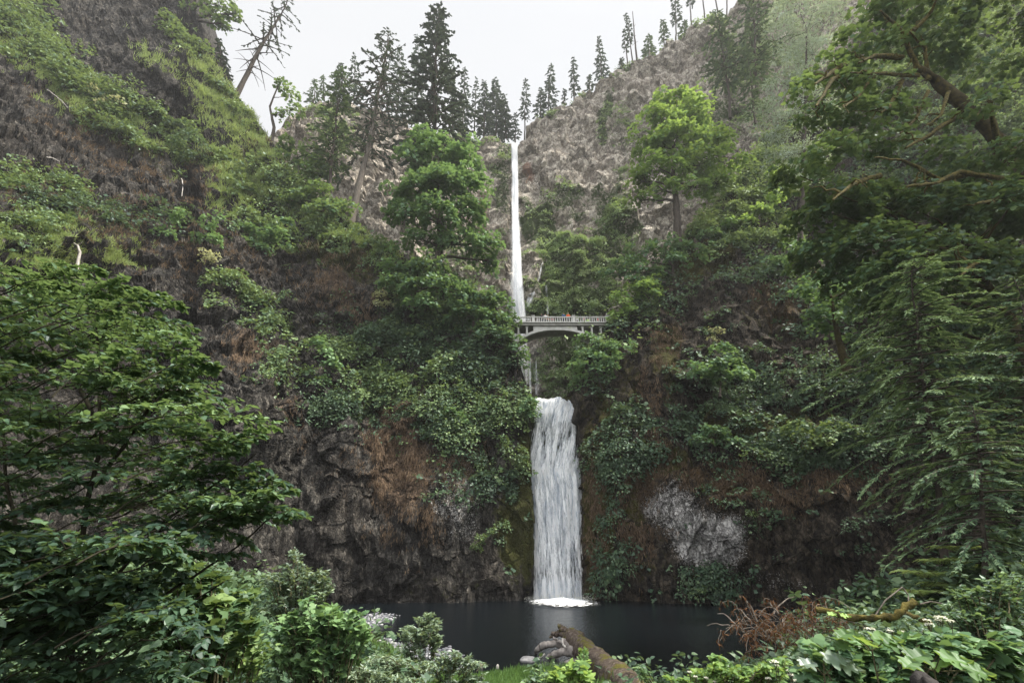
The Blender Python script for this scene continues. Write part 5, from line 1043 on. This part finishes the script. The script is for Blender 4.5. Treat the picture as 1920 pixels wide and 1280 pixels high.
# bleached dead branch on the left slope
Yd = LEFT.Yat(150, 470) - .6; b = W(143, 522, Yd); root = empty('dead_branch', b, 'bleached white dead branch standing crooked on the left slope', 'dead branch')
p = [W(143, 522, Yd), W(150, 475, Yd), W(145, 460, Yd), W(128, 450, Yd), W(117, 437, Yd)]
g = Geo(); g.tube(np.concatenate([bez(p[k], p[k + 1], 5, wob=.04)[(0 if k == 0 else 1):] for k in range(4)]), np.linspace(.20, .05, 17), 8, jitter=.1)
g.build('limb', M['dead'], root, smooth=True, loc=b); g = Geo(); g.tube(bez(p[2], W(156, 452, Yd), 5, wob=.05), np.linspace(.07, .02, 5), 5); g.build('twig', M['dead'], root, loc=b)
for lab, L in [('pale fallen stick in the green of the upper left slope', [(88, 168), (110, 185), (128, 203)]), ('short pale stick on the dark rock, far left', [(80, 293), (100, 297), (112, 303)]), ('pair of pale dry stems below the rounded dark shrub', [(340, 335), (343, 350), (341, 368)])]:
    g = Geo(); Q = np.array([W(u, v, LEFT.Yat(u, v) - .7) for u, v in L]); g.tube(np.concatenate([bez(Q[0], Q[1], 5, wob=.05), bez(Q[1], Q[2], 5, wob=.05)[1:]]), np.linspace(.10, .04, 9), 6); tag(g.build('dead_stick', M['dead'], smooth=True), lab, 'stick')
# dead pole on the right slope
Yp = RIGHT.Yat(1425, 440) - 1; b = W(1428, 468, Yp); root = empty('broken_trunk', b, 'broken dark trunk sticking up from the right slope', 'dead tree')
g = Geo(); g.tube(bez(b, W(1423, 405, Yp), 8, wob=.05), np.linspace(.32, .2, 8), 8, jitter=.1); g.build('trunk', M['bark'], root, smooth=True, loc=b)
Yp = RIGHT.Yat(1302, 455) - 2.0; b = W(1309, 482, Yp); g = Geo(); g.tube(bez(b, W(1302, 448, Yp), 6, wob=.03), np.linspace(.3, .22, 6), 8, jitter=.1); tag(g.build('stump', M['bark'], smooth=True), 'short dark stump leaning beside the foot of the bright maple', 'stump')
# ------------------------------------------------------------------ falling water
def water_mat(name, cover, sx, sz, fine, white=(.93, .94, .95), soft=.14, blue=(.40, .46, .54)):
    """white threads of falling water; UV-free: streaks follow the sheet's own 'across' and 'down' attributes"""
    m, nt, out = mat(name); g = N(nt)
    cb = g.new('ShaderNodeCombineXYZ'); a, d, c = g.attr('across'), g.attr('down'), g.attr('cover')
    g.put(cb.inputs[0], g.math('MULTIPLY', a, sx)); g.put(cb.inputs[1], g.math('MULTIPLY', d, sz)); g.put(cb.inputs[2], g.attr('layer'))
    s1 = g.noise(cb.outputs[0], 1.0, 5, .62); 
    cb2 = g.new('ShaderNodeCombineXYZ'); g.put(cb2.inputs[0], g.math('MULTIPLY', a, sx * fine)); g.put(cb2.inputs[1], g.math('MULTIPLY', d, sz * 3.2)); g.put(cb2.inputs[2], g.attr('layer'))
    s2 = g.noise(cb2.outputs[0], 1.0, 4, .7)
    t = g.math('ADD', g.math('MULTIPLY', s1, .62), g.math('MULTIPLY', s2, .48))
    al = g.step(g.math('ADD', g.math('ADD', t, g.math('MULTIPLY', c, 1.0)), -1.05 + cover), 0.0, soft)
    col = g.mix(g.step(t, .42, .64), blue, white)
    df = g.new('ShaderNodeBsdfDiffuse'); g.put(df.inputs[0], col)
    tl = g.new('ShaderNodeBsdfTranslucent'); g.put(tl.inputs[0], col)
    m0 = g.new('ShaderNodeMixShader'); m0.inputs[0].default_value = .35; g.put(m0.inputs[1], df.outputs[0]); g.put(m0.inputs[2], tl.outputs[0])
    tr = g.new('ShaderNodeBsdfTransparent'); mx = g.new('ShaderNodeMixShader'); g.put(mx.inputs[0], g.math('MULTIPLY', al, g.step(c, 0.02, .25))); g.put(mx.inputs[1], tr.outputs[0]); g.put(mx.inputs[2], m0.outputs[0])
    g.put(out.inputs[0], mx.outputs[0]); return m

def sheet_mesh(g, attrs, prof, Yf, n=60, mcol=24, layer=0.0, bow=.6, cov=None, lump=.25, lip=0.0, edgek=9):
    """prof: rows (v, u_left, u_right); Yf(v) distance; adds one sheet of water"""
    v = np.linspace(prof[0][0], prof[-1][0], n); p = np.array(prof, float)
    L = np.interp(v, p[:, 0], p[:, 1]); Rr = np.interp(v, p[:, 0], p[:, 2]); x = np.linspace(0, 1, mcol)
    U = L[:, None] + (Rr - L)[:, None] * x; V = np.repeat(v[:, None], mcol, 1)
    Y = np.array([Yf(q) for q in v])[:, None] - bow * np.sin(pi * x)[None] 
    V = V + (lip * fbm(np.stack([U * .11, 0 * U, 0 * U], -1), 3, 12) * np.linspace(1, 0, n)[:, None] ** 4 if lip else 0); P0 = W(U, V, Y); Y = Y - lump * fbm(P0 * np.array([1.3, 1, .25]) + layer, 3, 8)
    P = W(U, V, Y); g.grid(P)
    attrs['across'].append((x[None] * (Rr - L)[:, None] / max(Rr - L) * 1.0 + 0 * V).ravel()); dist = np.concatenate([[0], np.cumsum(np.linalg.norm(np.diff(P[:, mcol // 2], axis=0), axis=1))])
    attrs['down'].append(np.repeat(dist[:, None], mcol, 1).ravel()); attrs['layer'].append(np.full(P.shape[0] * mcol, layer * 7.3))
    edge = np.minimum(1, np.minimum(x, 1 - x) * edgek)[None] ** .5 + 0 * V
    c = edge * (1 if cov is None else np.array([cov(q) for q in v])[:, None]); attrs['cover'].append(c.ravel())

def fall(name, label, m, sheets, cat='waterfall'):
    g = Geo(); A = dict(across=[], down=[], layer=[], cover=[])
    for k, (prof, Yf, kw) in enumerate(sheets): sheet_mesh(g, A, prof, Yf, layer=k + .37, **kw)
    o = g.build(name, m, smooth=True)
    for k, a in A.items():
        at = o.data.attributes.new(k, 'FLOAT', 'POINT'); at.data.foreach_set('value', np.concatenate(a).astype(np.float32))
    return tag(o, label, cat, kind='structure')

# lower fall: leaves the lip, breaks on a step, spreads to the pool
def yl(v): return float(np.interp(v, [746, 752, 775, 830, 900, 1125], [58.6, 57.6, 56.6, 55.6, 54.6, 53.0]))
prof = [(746, 1002, 1084), (755, 1000, 1086), (800, 993, 1089), (850, 985, 1092), (880, 981, 1096), (900, 985, 1098), (960, 987, 1098), (1040, 991, 1098), (1126, 995, 1099)]
up = [(746, 1007, 1084), (760, 1004, 1086), (820, 994, 1089), (885, 987, 1094)]
LW = water_mat('falling_water', .13, 15, .22, 3.0)
cov1 = lambda v: float(np.interp(v, [746, 760, 800, 870, 900, 1000, 1080, 1125], [.95, .62, .45, .48, .62, .50, .44, .62]))
fall('lower_waterfall', None, LW, [(prof, yl, dict(lip=3.5, n=130, mcol=44, bow=.7, cov=cov1, lump=.5)), (prof, lambda v: yl(v) + .5, dict(lip=4.0, n=120, mcol=40, bow=.6, cov=lambda v: cov1(v) + .02, lump=.5)), (up, lambda v: yl(v) - .25, dict(n=60, mcol=40, bow=.8, cov=lambda v: .35, lump=.6)), ([(870, 992, 1094), (1000, 1002, 1092), (1126, 1006, 1094)], lambda v: yl(v) - .35, dict(n=80, mcol=34, bow=.6, cov=lambda v: float(np.interp(v, [870, 900, 1000, 1126], [.3, .46, .42, .36])), lump=.5))])
# upper fall
def yb(u, d): return lambda v: BACK.Yat(u, v) - d
SM = lambda f: (lambda v: float(np.mean([f(v + k) for k in (-36, -24, -12, 0, 12, 24, 36)])))
UW = water_mat('distant_falling_water', .20, 5, .045, 2.5, (.88, .89, .92), .55, (.6, .64, .7))
iu = np.abs(BACK.ug - 965).argmin(); _v = np.arange(180, 840, 8.0); _y = np.array([min(BACK.P[iu + k, int(np.clip(round((q - BACK.vb[iu]) / (BACK.vt[iu] - BACK.vb[iu]) * (BACK.nb - 1)), 0, BACK.nb - 1)), 1] for k in range(-7, 8, 2)) for q in _v])
_y = np.array([_y[max(0, k - 5):k + 6].min() for k in range(len(_y))]); _y = np.convolve(np.pad(_y, 8, mode='edge'), np.ones(17) / 17, 'valid') - 1.3
y0 = lambda v: float(np.interp(v, _v, _y))
yu = lambda v: y0(v) if v > 300 else float(np.interp(v, [262, 276, 300], [y0(300) + 4.0, y0(300) + .3, y0(300)]))
core = [(268, 958, 971), (285, 957, 972), (330, 958, 973), (400, 958, 974), (470, 958, 978), (520, 959, 981), (560, 960, 984), (590, 961, 988), (640, 963, 990), (720, 968, 998)]
veil = [(272, 956, 973), (330, 954, 975), (400, 953, 979), (470, 950, 985), (530, 948, 990), (590, 948, 996), (640, 950, 998), (720, 960, 1002)]
fall('upper_waterfall', None, UW, [(core, yu, dict(n=140, mcol=20, bow=.3, cov=lambda v: float(np.interp(v, [268, 300, 400, 540, 590, 650, 720], [.9, .80, .78, .86, .80, .5, .4])), lump=.15, edgek=4)), (veil, lambda v: yu(v) - .6, dict(n=120, mcol=20, bow=.5, cov=lambda v: float(np.interp(v, [272, 330, 450, 560, 620, 720], [.36, .38, .44, .52, .52, .40])), lump=.3, edgek=3.2)),
    ([(545, 992, 1002), (560, 988, 996), (600, 978, 996)], lambda v: BACK.Yat(990, v) - .7, dict(n=30, mcol=10, bow=.1, cov=lambda v: .6, lump=.2)),
    ([(470, 1020, 1023), (515, 1010, 1014), (545, 1000, 1006), (575, 986, 996)], lambda v: BACK.Yat(1005, v) - .6, dict(n=40, mcol=8, bow=.1, cov=lambda v: .55, lump=.2)),
    ([(535, 1022, 1026), (570, 1024, 1029), (590, 1024, 1030)], lambda v: BACK.Yat(1026, v) - .7, dict(n=30, mcol=8, bow=.1, cov=lambda v: .5, lump=.2)),
    ([(650, 985, 1010), (690, 990, 1014), (740, 994, 1020)], lambda v: BACK.Yat(1000, v) - 1.2, dict(n=40, mcol=20, bow=.3, cov=lambda v: .36, lump=.5)),
    ([(672, 991, 996), (740, 992, 997)], lambda v: BACK.Yat(995, v) - 1.5, dict(n=30, mcol=6, bow=.1, cov=lambda v: .72, lump=.2)), ([(676, 1003, 1007), (740, 1003, 1008)], lambda v: BACK.Yat(1005, v) - 1.5, dict(n=30, mcol=6, bow=.1, cov=lambda v: .55, lump=.2))])
# foam where the lower fall meets the pool
m, nt, out = mat('foam'); n_ = N(nt); co = n_.coords((1, .8, 1)); f = n_.math('ADD', n_.math('MULTIPLY_ADD', n_.noise(co, 2.2, 8, .8), 1.7, -.35), n_.attr('cover'))
df = n_.new('ShaderNodeBsdfDiffuse'); df.inputs[0].default_value = (.82, .84, .87, 1); tr = n_.new('ShaderNodeBsdfTransparent'); mx = n_.new('ShaderNodeMixShader')
n_.put(mx.inputs[0], n_.step(f, .96, 1.14)); n_.put(mx.inputs[1], tr.outputs[0]); n_.put(mx.inputs[2], df.outputs[0]); n_.put(out.inputs[0], mx.outputs[0])
g = Geo(); th = np.linspace(0, 2 * pi, 64); rr = np.linspace(.02, 1, 24); cx, cyy = (1050 - 960) / 975 * 51.5, 49.2
X = cx + rr[:, None] * np.cos(th) * 3.9; Y = cyy + rr[:, None] * np.sin(th) * np.where(np.sin(th) > 0, 4.6, 5.6); Z = .03 + .32 * np.clip(1 - rr, 0, 1)[:, None] * (1 + .6 * fbm(np.stack([X, Y, 0 * X], -1) * 1.2, 3, 2)) 
g.grid(np.stack([X, Y, Z], -1)); o = g.build('foam', m, smooth=True)
at = o.data.attributes.new('cover', 'FLOAT', 'POINT'); at.data.foreach_set('value', np.repeat(np.interp(rr, [0, .45, .7, 1], [.86, .68, .50, .22])[:, None], 64, 1).astype(np.float32).ravel()); tag(o, kind='structure')
# spray thrown up at the foot
n = 2600; g = Geo(); a = uni(0, 2 * pi, n); q = uni(0, 1, n) ** .6; P = np.stack([cx + 3.6 * q * np.cos(a), 51.3 + 1.8 * q * np.sin(a), .05 + np.abs(rnd(n)) * .55 * (1.2 - q)], 1)
g.leaves(DIAM, P, rnd(n, 3), rnd(n, 3), uni(.02, .07, n), 1.0); tag(g.build('spray', M['white']), kind='stuff')
# ------------------------------------------------------------------ footbridge
M['conc'] = plain_mat('pale_concrete', (.36, .355, .34), (.56, .55, .53), 1.2, .85, .02)
M['conc_d'] = plain_mat('shaded_concrete', (.22, .215, .20), (.36, .35, .33), 1.5, .9, .02)  # darker copy of the concrete, underside shade put into the colour
Yb, Wd = 60.0, 2.4
L0, L1 = W(940, 606, Yb), W(1152, 606, Yb); zd = L0[2]; x0, x1 = L0[0], L1[0]
root = empty('footbridge', (0.5 * (x0 + x1), Yb + Wd / 2, zd), 'pale concrete arch footbridge crossing between the two falls', 'bridge'); RL = root.location
def part(name, g, m='conc', smooth=False):
    return g.build(name, M[m], root, smooth=smooth, loc=np.array(RL))
g = Geo(); g.box(((x0 + x1) / 2, Yb + Wd / 2, zd - .22), (x1 - x0, Wd + .5, .42)); part('deck', g, 'conc_d')
g = Geo(); g.box(((x0 + x1) / 2, Yb - .16, zd + .0), (x1 - x0, .62, .17)); part('fascia', g)
for yy in (Yb - .05, Yb + Wd + .05):
    g = Geo(); g.box(((x0 + x1) / 2, yy, zd + .99), (x1 - x0, .26, .13)); part('handrail', g)
    g = Geo(); g.box(((x0 + x1) / 2, yy, zd + .155), (x1 - x0, .22, .12)); part('bottom_rail', g)
bal = None; posts = [W(u, 600, Yb)[0] for u in (953, 1000, 1075.5, 1145)]
for yy in (Yb - .05, Yb + Wd + .05):
    for x in posts:
        g = Geo(); g.box((x, yy, zd + .52), (.40, .36, 1.20)); g.box((x, yy, zd + 1.165), (.50, .46, .09)); part('post', g)
    n = 49
    for k in range(n):
        x = x0 + .2 + (x1 - x0 - .4) * k / (n - 1)
        if min(abs(x - p) for p in posts) < .27: continue
        if bal is None:
            g = Geo(); g.box((0, 0, 0), (.135, .12, .72)); g.box((0, 0, .25), (.20, .14, .08)); bal = g.build('baluster', M['conc'], root)
            o = bal
        else: o = bal.copy(); COL.objects.link(o)
        o.location = (x - RL[0], yy - RL[1], zd + .57 - RL[2])
# arch: two ribs and the barrel between them
ax0, ax1 = W(958, 640, Yb)[0], W(1132, 640, Yb)[0]; zc = W(1045, 614.5, Yb)[2]; zs = zc - 2.6
def arch(x): t = (x - ax0) / (ax1 - ax0) * 2 - 1; return zc - (zc - zs) * np.abs(t) ** 2.5
xs_ = np.linspace(ax0 - .35, ax1 + .35, 60)
def rib(ya, yb_, th0, th1, m, name, dz=0):
    t = np.abs((xs_ - ax0) / (ax1 - ax0) * 2 - 1); th = th0 + (th1 - th0) * t ** 2; top = arch(xs_) + dz; bot = top - th
    ring = np.stack([np.stack([xs_, 0 * xs_ + ya, top], 1), np.stack([xs_, 0 * xs_ + yb_, top], 1), np.stack([xs_, 0 * xs_ + yb_, bot], 1), np.stack([xs_, 0 * xs_ + ya, bot], 1), np.stack([xs_, 0 * xs_ + ya, top], 1)], 1)
    g = Geo(); g.grid(ring); part(name, g, m)
rib(Yb, Yb + .45, .34, .62, 'conc', 'arch_rib'); rib(Yb + Wd - .45, Yb + Wd, .34, .62, 'conc', 'arch_rib'); rib(Yb + .455, Yb + Wd - .455, .26, .4, 'conc_d', 'arch_barrel', -.06)
g = Geo(); n = 30; X = np.linspace(W(1000, 610, Yb)[0], W(1082, 610, Yb)[0], n); tz = zd - .44
g.grid(np.stack([np.stack([X, 0 * X + Yb + .05, np.maximum(arch(X) - .02, arch(X) * 0 + zc - 3)], 1), np.stack([X, 0 * X + Yb + .05, np.maximum(0 * X + tz, arch(X))], 1)], 1)); part('spandrel_wall', g)
for u in (955, 972, 988, 1093, 1110, 1127, 1142):
    x = W(u, 620, Yb)[0]; zb = float(arch(np.array([x]))[0]) - .05
    for yy in (Yb + .22, Yb + Wd - .22):
        g = Geo(); g.box((x, yy, (zb + zd - .43) / 2), (.26, .30, zd - .43 - zb))
        for w_, h_ in ((.46, .10), (.36, .22)): g.box((x, yy, zd - .43 - h_ / 2 - .002), (w_, .30 + w_ * .1, h_))
        part('column', g)

# ------------------------------------------------------------------ people on the bridge
def skin(name, verts, edges, radii, m, parent, sub=1):
    me = bpy.data.meshes.new(name); me.from_pydata([tuple(v) for v in verts], edges, []); o = bpy.data.objects.new(name, me); COL.objects.link(o)
    sk = o.modifiers.new('s', 'SKIN'); 
    for v, r in zip(me.skin_vertices[0].data, radii): v.radius = (r, r)
    me.skin_vertices[0].data[0].use_root = True
    sb = o.modifiers.new('d', 'SUBSURF'); sb.levels = sub; sb.render_levels = sub
    dg = bpy.context.evaluated_depsgraph_get(); e = bpy.data.meshes.new_from_object(o.evaluated_get(dg)); bpy.data.objects.remove(o)
    e.name = name; e.materials.clear(); e.materials.append(m); e.polygons.foreach_set('use_smooth', np.full(len(e.polygons), True))
    q = bpy.data.objects.new(name, e); COL.objects.link(q); q.parent = parent; return q
def cloth(name, c): return plain_mat(name, tuple(.75 * x for x in c), c, 9, .9, .004)
SKINM = plain_mat('skin', (.42, .26, .19), (.55, .36, .27), 8, .6, .002)
HAIRS = [plain_mat('dark_hair', (.02, .015, .012), (.05, .035, .025), 20, .6, .004), plain_mat('fair_hair', (.22, .14, .07), (.34, .23, .12), 20, .6, .004)]
JEANS = cloth('dark_trousers', (.03, .04, .07)); PALE = cloth('pale_trousers', (.35, .32, .28))
def person(label, u, shirt, pose, hair=0, trousers=None, h=1.72, back=.55, turn=0.0, hat=None):
    x = W(u, 600, Yb + back)[0]; z0 = zd - .006
    root = empty('person', (x, Yb + back, z0), label, 'person', 'visitors on the footbridge'); root.rotation_euler = (0, 0, turn)
    k = h / 1.72; S = lambda a: [tuple(k * np.array(p)) for p in a]
    lean = {'rail': -.16, 'stand': 0, 'walk': .04, 'point': -.05}[pose]
    hip, chest, neck, hd = (0, 0, .92), (0, lean * .7, 1.30), (0, lean, 1.46), (0, lean - .03, 1.58)
    if pose == 'rail': hands = [(.26, -.42, 1.10), (-.26, -.42, 1.10)]; elb = [(.27, -.18, 1.12), (-.27, -.18, 1.12)]
    elif pose == 'point': hands = [(.40, -.42, 1.42), (-.22, -.10, .88)]; elb = [(.32, -.18, 1.26), (-.26, .02, 1.12)]
    elif pose == 'walk': hands = [(.24, -.22, .90), (-.24, .20, .92)]; elb = [(.25, -.02, 1.12), (-.25, .08, 1.12)]
    else: hands = [(.24, -.08, .85), (-.24, -.08, .85)]; elb = [(.26, .03, 1.10), (-.26, .03, 1.10)]
    fy = (.20, -.20) if pose == 'walk' else (.03, -.03)
    V = [hip, (0, lean * .3, 1.10), chest, neck, hd, (0, lean - .03, 1.68)]; E = [(0, 1), (1, 2), (2, 3), (3, 4), (4, 5)]; Rr = [.13, .12, .14, .055, .095, .07]
    def ch(a, pts, rs):
        for p, r in zip(pts, rs): V.append(p); E.append((a, len(V) - 1)); Rr.append(r); a = len(V) - 1
    for sd, (hh, ee, f) in zip((1, -1), zip(hands, elb, fy)):
        ch(2, [(sd * .19, lean * .8, 1.40), ee, hh, tuple(np.array(hh) + [0, -.08, -.02])], [.06, .045, .034, .03])
        ch(0, [(sd * .10, 0, .86), (sd * .11, f * .5 - .02, .48), (sd * .11, f, .10), (sd * .12, f - .14, .05)], [.095, .065, .045, .045])
    skin('body', S(V), E, [r * k for r in Rr], SKINM, root)
    V, E, Rr = [(0, 0, .90), (0, lean * .3, 1.10), chest, (0, lean * .9, 1.42)], [(0, 1), (1, 2), (2, 3)], [.155, .15, .168, .09]
    for sd, ee, hh in zip((1, -1), elb, hands): ch(2, [(sd * .19, lean * .8, 1.40), ee, tuple(.35 * np.array(ee) + .65 * np.array(hh))], [.085, .066, .05])
    skin('shirt', S(V), E, [r * k for r in Rr], shirt, root)
    V, E, Rr = [(0, 0, .94)], [], [.15]
    for sd, f in zip((1, -1), fy): ch(0, [(sd * .10, 0, .84), (sd * .11, f * .5 - .02, .48), (sd * .11, f, .11)], [.115, .085, .065])
    skin('trousers', S(V), E, [r * k for r in Rr], trousers or JEANS, root)
    g = Geo(); g.grid(blob((0, (lean - .005) * k, 1.655 * k), (.105 * k, .115 * k, .105 * k), u, 12, .08)); hm = g.build('hat' if hat else 'hair', hat or HAIRS[hair], root, smooth=True)
    return root
C_ = {n: cloth(n, c) for n, c in dict(orange_jacket=(.75, .13, .04), blue_jacket=(.03, .10, .24), white_shirt=(.75, .75, .75), pink_shirt=(.65, .28, .28), dark_jacket=(.025, .025, .03), grey_shirt=(.28, .28, .30), red_shirt=(.5, .06, .05), teal_shirt=(.06, .2, .2), peach_shirt=(.7, .42, .3), plum_shirt=(.2, .07, .12)).items()}
person('person in a bright orange jacket leaning on the bridge railing', 1065.5, C_['orange_jacket'], 'rail', 1, None, 1.80, .30)
person('person in a dark blue jacket next to the orange jacket', 1056.5, C_['blue_jacket'], 'rail', 0, None, 1.84, .34, .3)
person('person in black beside the one in a white shirt, mid bridge', 1016, C_['dark_jacket'], 'rail', 0, None, 1.74, .36, -.2)
person('person in a white shirt pointing, left half of the bridge', 1022.5, C_['white_shirt'], 'point', 0, None, 1.76, .42)
person('person in a peach shirt seen through the balusters, left of centre', 1028, C_['peach_shirt'], 'stand', 1, PALE, 1.50, .5, .5)
person('child in a pink shirt between two adults at mid bridge', 1036.5, C_['pink_shirt'], 'stand', 1, PALE, 1.25, .5)
person('person in a teal shirt walking at the crown of the arch', 1046, C_['teal_shirt'], 'walk', 0, None, 1.55, 1.2, 1.4)
person('child in white right of the railing post beside the orange jacket', 1082.5, C_['white_shirt'], 'stand', 1, None, 1.22, .5)
person('person in a dusky pink top right of the child in white', 1094, C_['pink_shirt'], 'walk', 0, None, 1.48, .9, -1.4)
person('person in a plum shirt over the first spandrel column', 1103, C_['plum_shirt'], 'stand', 0, None, 1.46, .7, .6)
person('person in grey over the middle spandrel column', 1112, C_['grey_shirt'], 'walk', 0, None, 1.50, 1.0, 1.5)
person('person in a red shirt behind the balusters near the right end', 1121, C_['red_shirt'], 'stand', 0, PALE, 1.44, .8)
person('person in dark clothes second from the right end of the bridge', 1130, C_['dark_jacket'], 'walk', 1, None, 1.5, .9, -1.5)
person('person with a white cap at the right end of the bridge', 1138, C_['grey_shirt'], 'rail', 0, None, 1.72, .34, 0, C_['white_shirt'])
person('person in a white top at the left end near the dark maple', 1008, C_['grey_shirt'], 'stand', 0, None, 1.42, .9)
HAZE = 0.00028
# ------------------------------------------------------------------ air
m, nt, out = mat('haze'); n_ = N(nt)
vp = n_.new('ShaderNodeVolumePrincipled'); vp.inputs['Color'].default_value = (.93, .95, 1, 1); vp.inputs['Density'].default_value = HAZE; vp.inputs['Anisotropy'].default_value = .2
nt.links.new(vp.outputs[0], out.inputs['Volume'])
g = Geo(); g.box((0, 90, 120), (940, 900, 248)); o = g.build('haze', m); tag(o, kind='stuff')
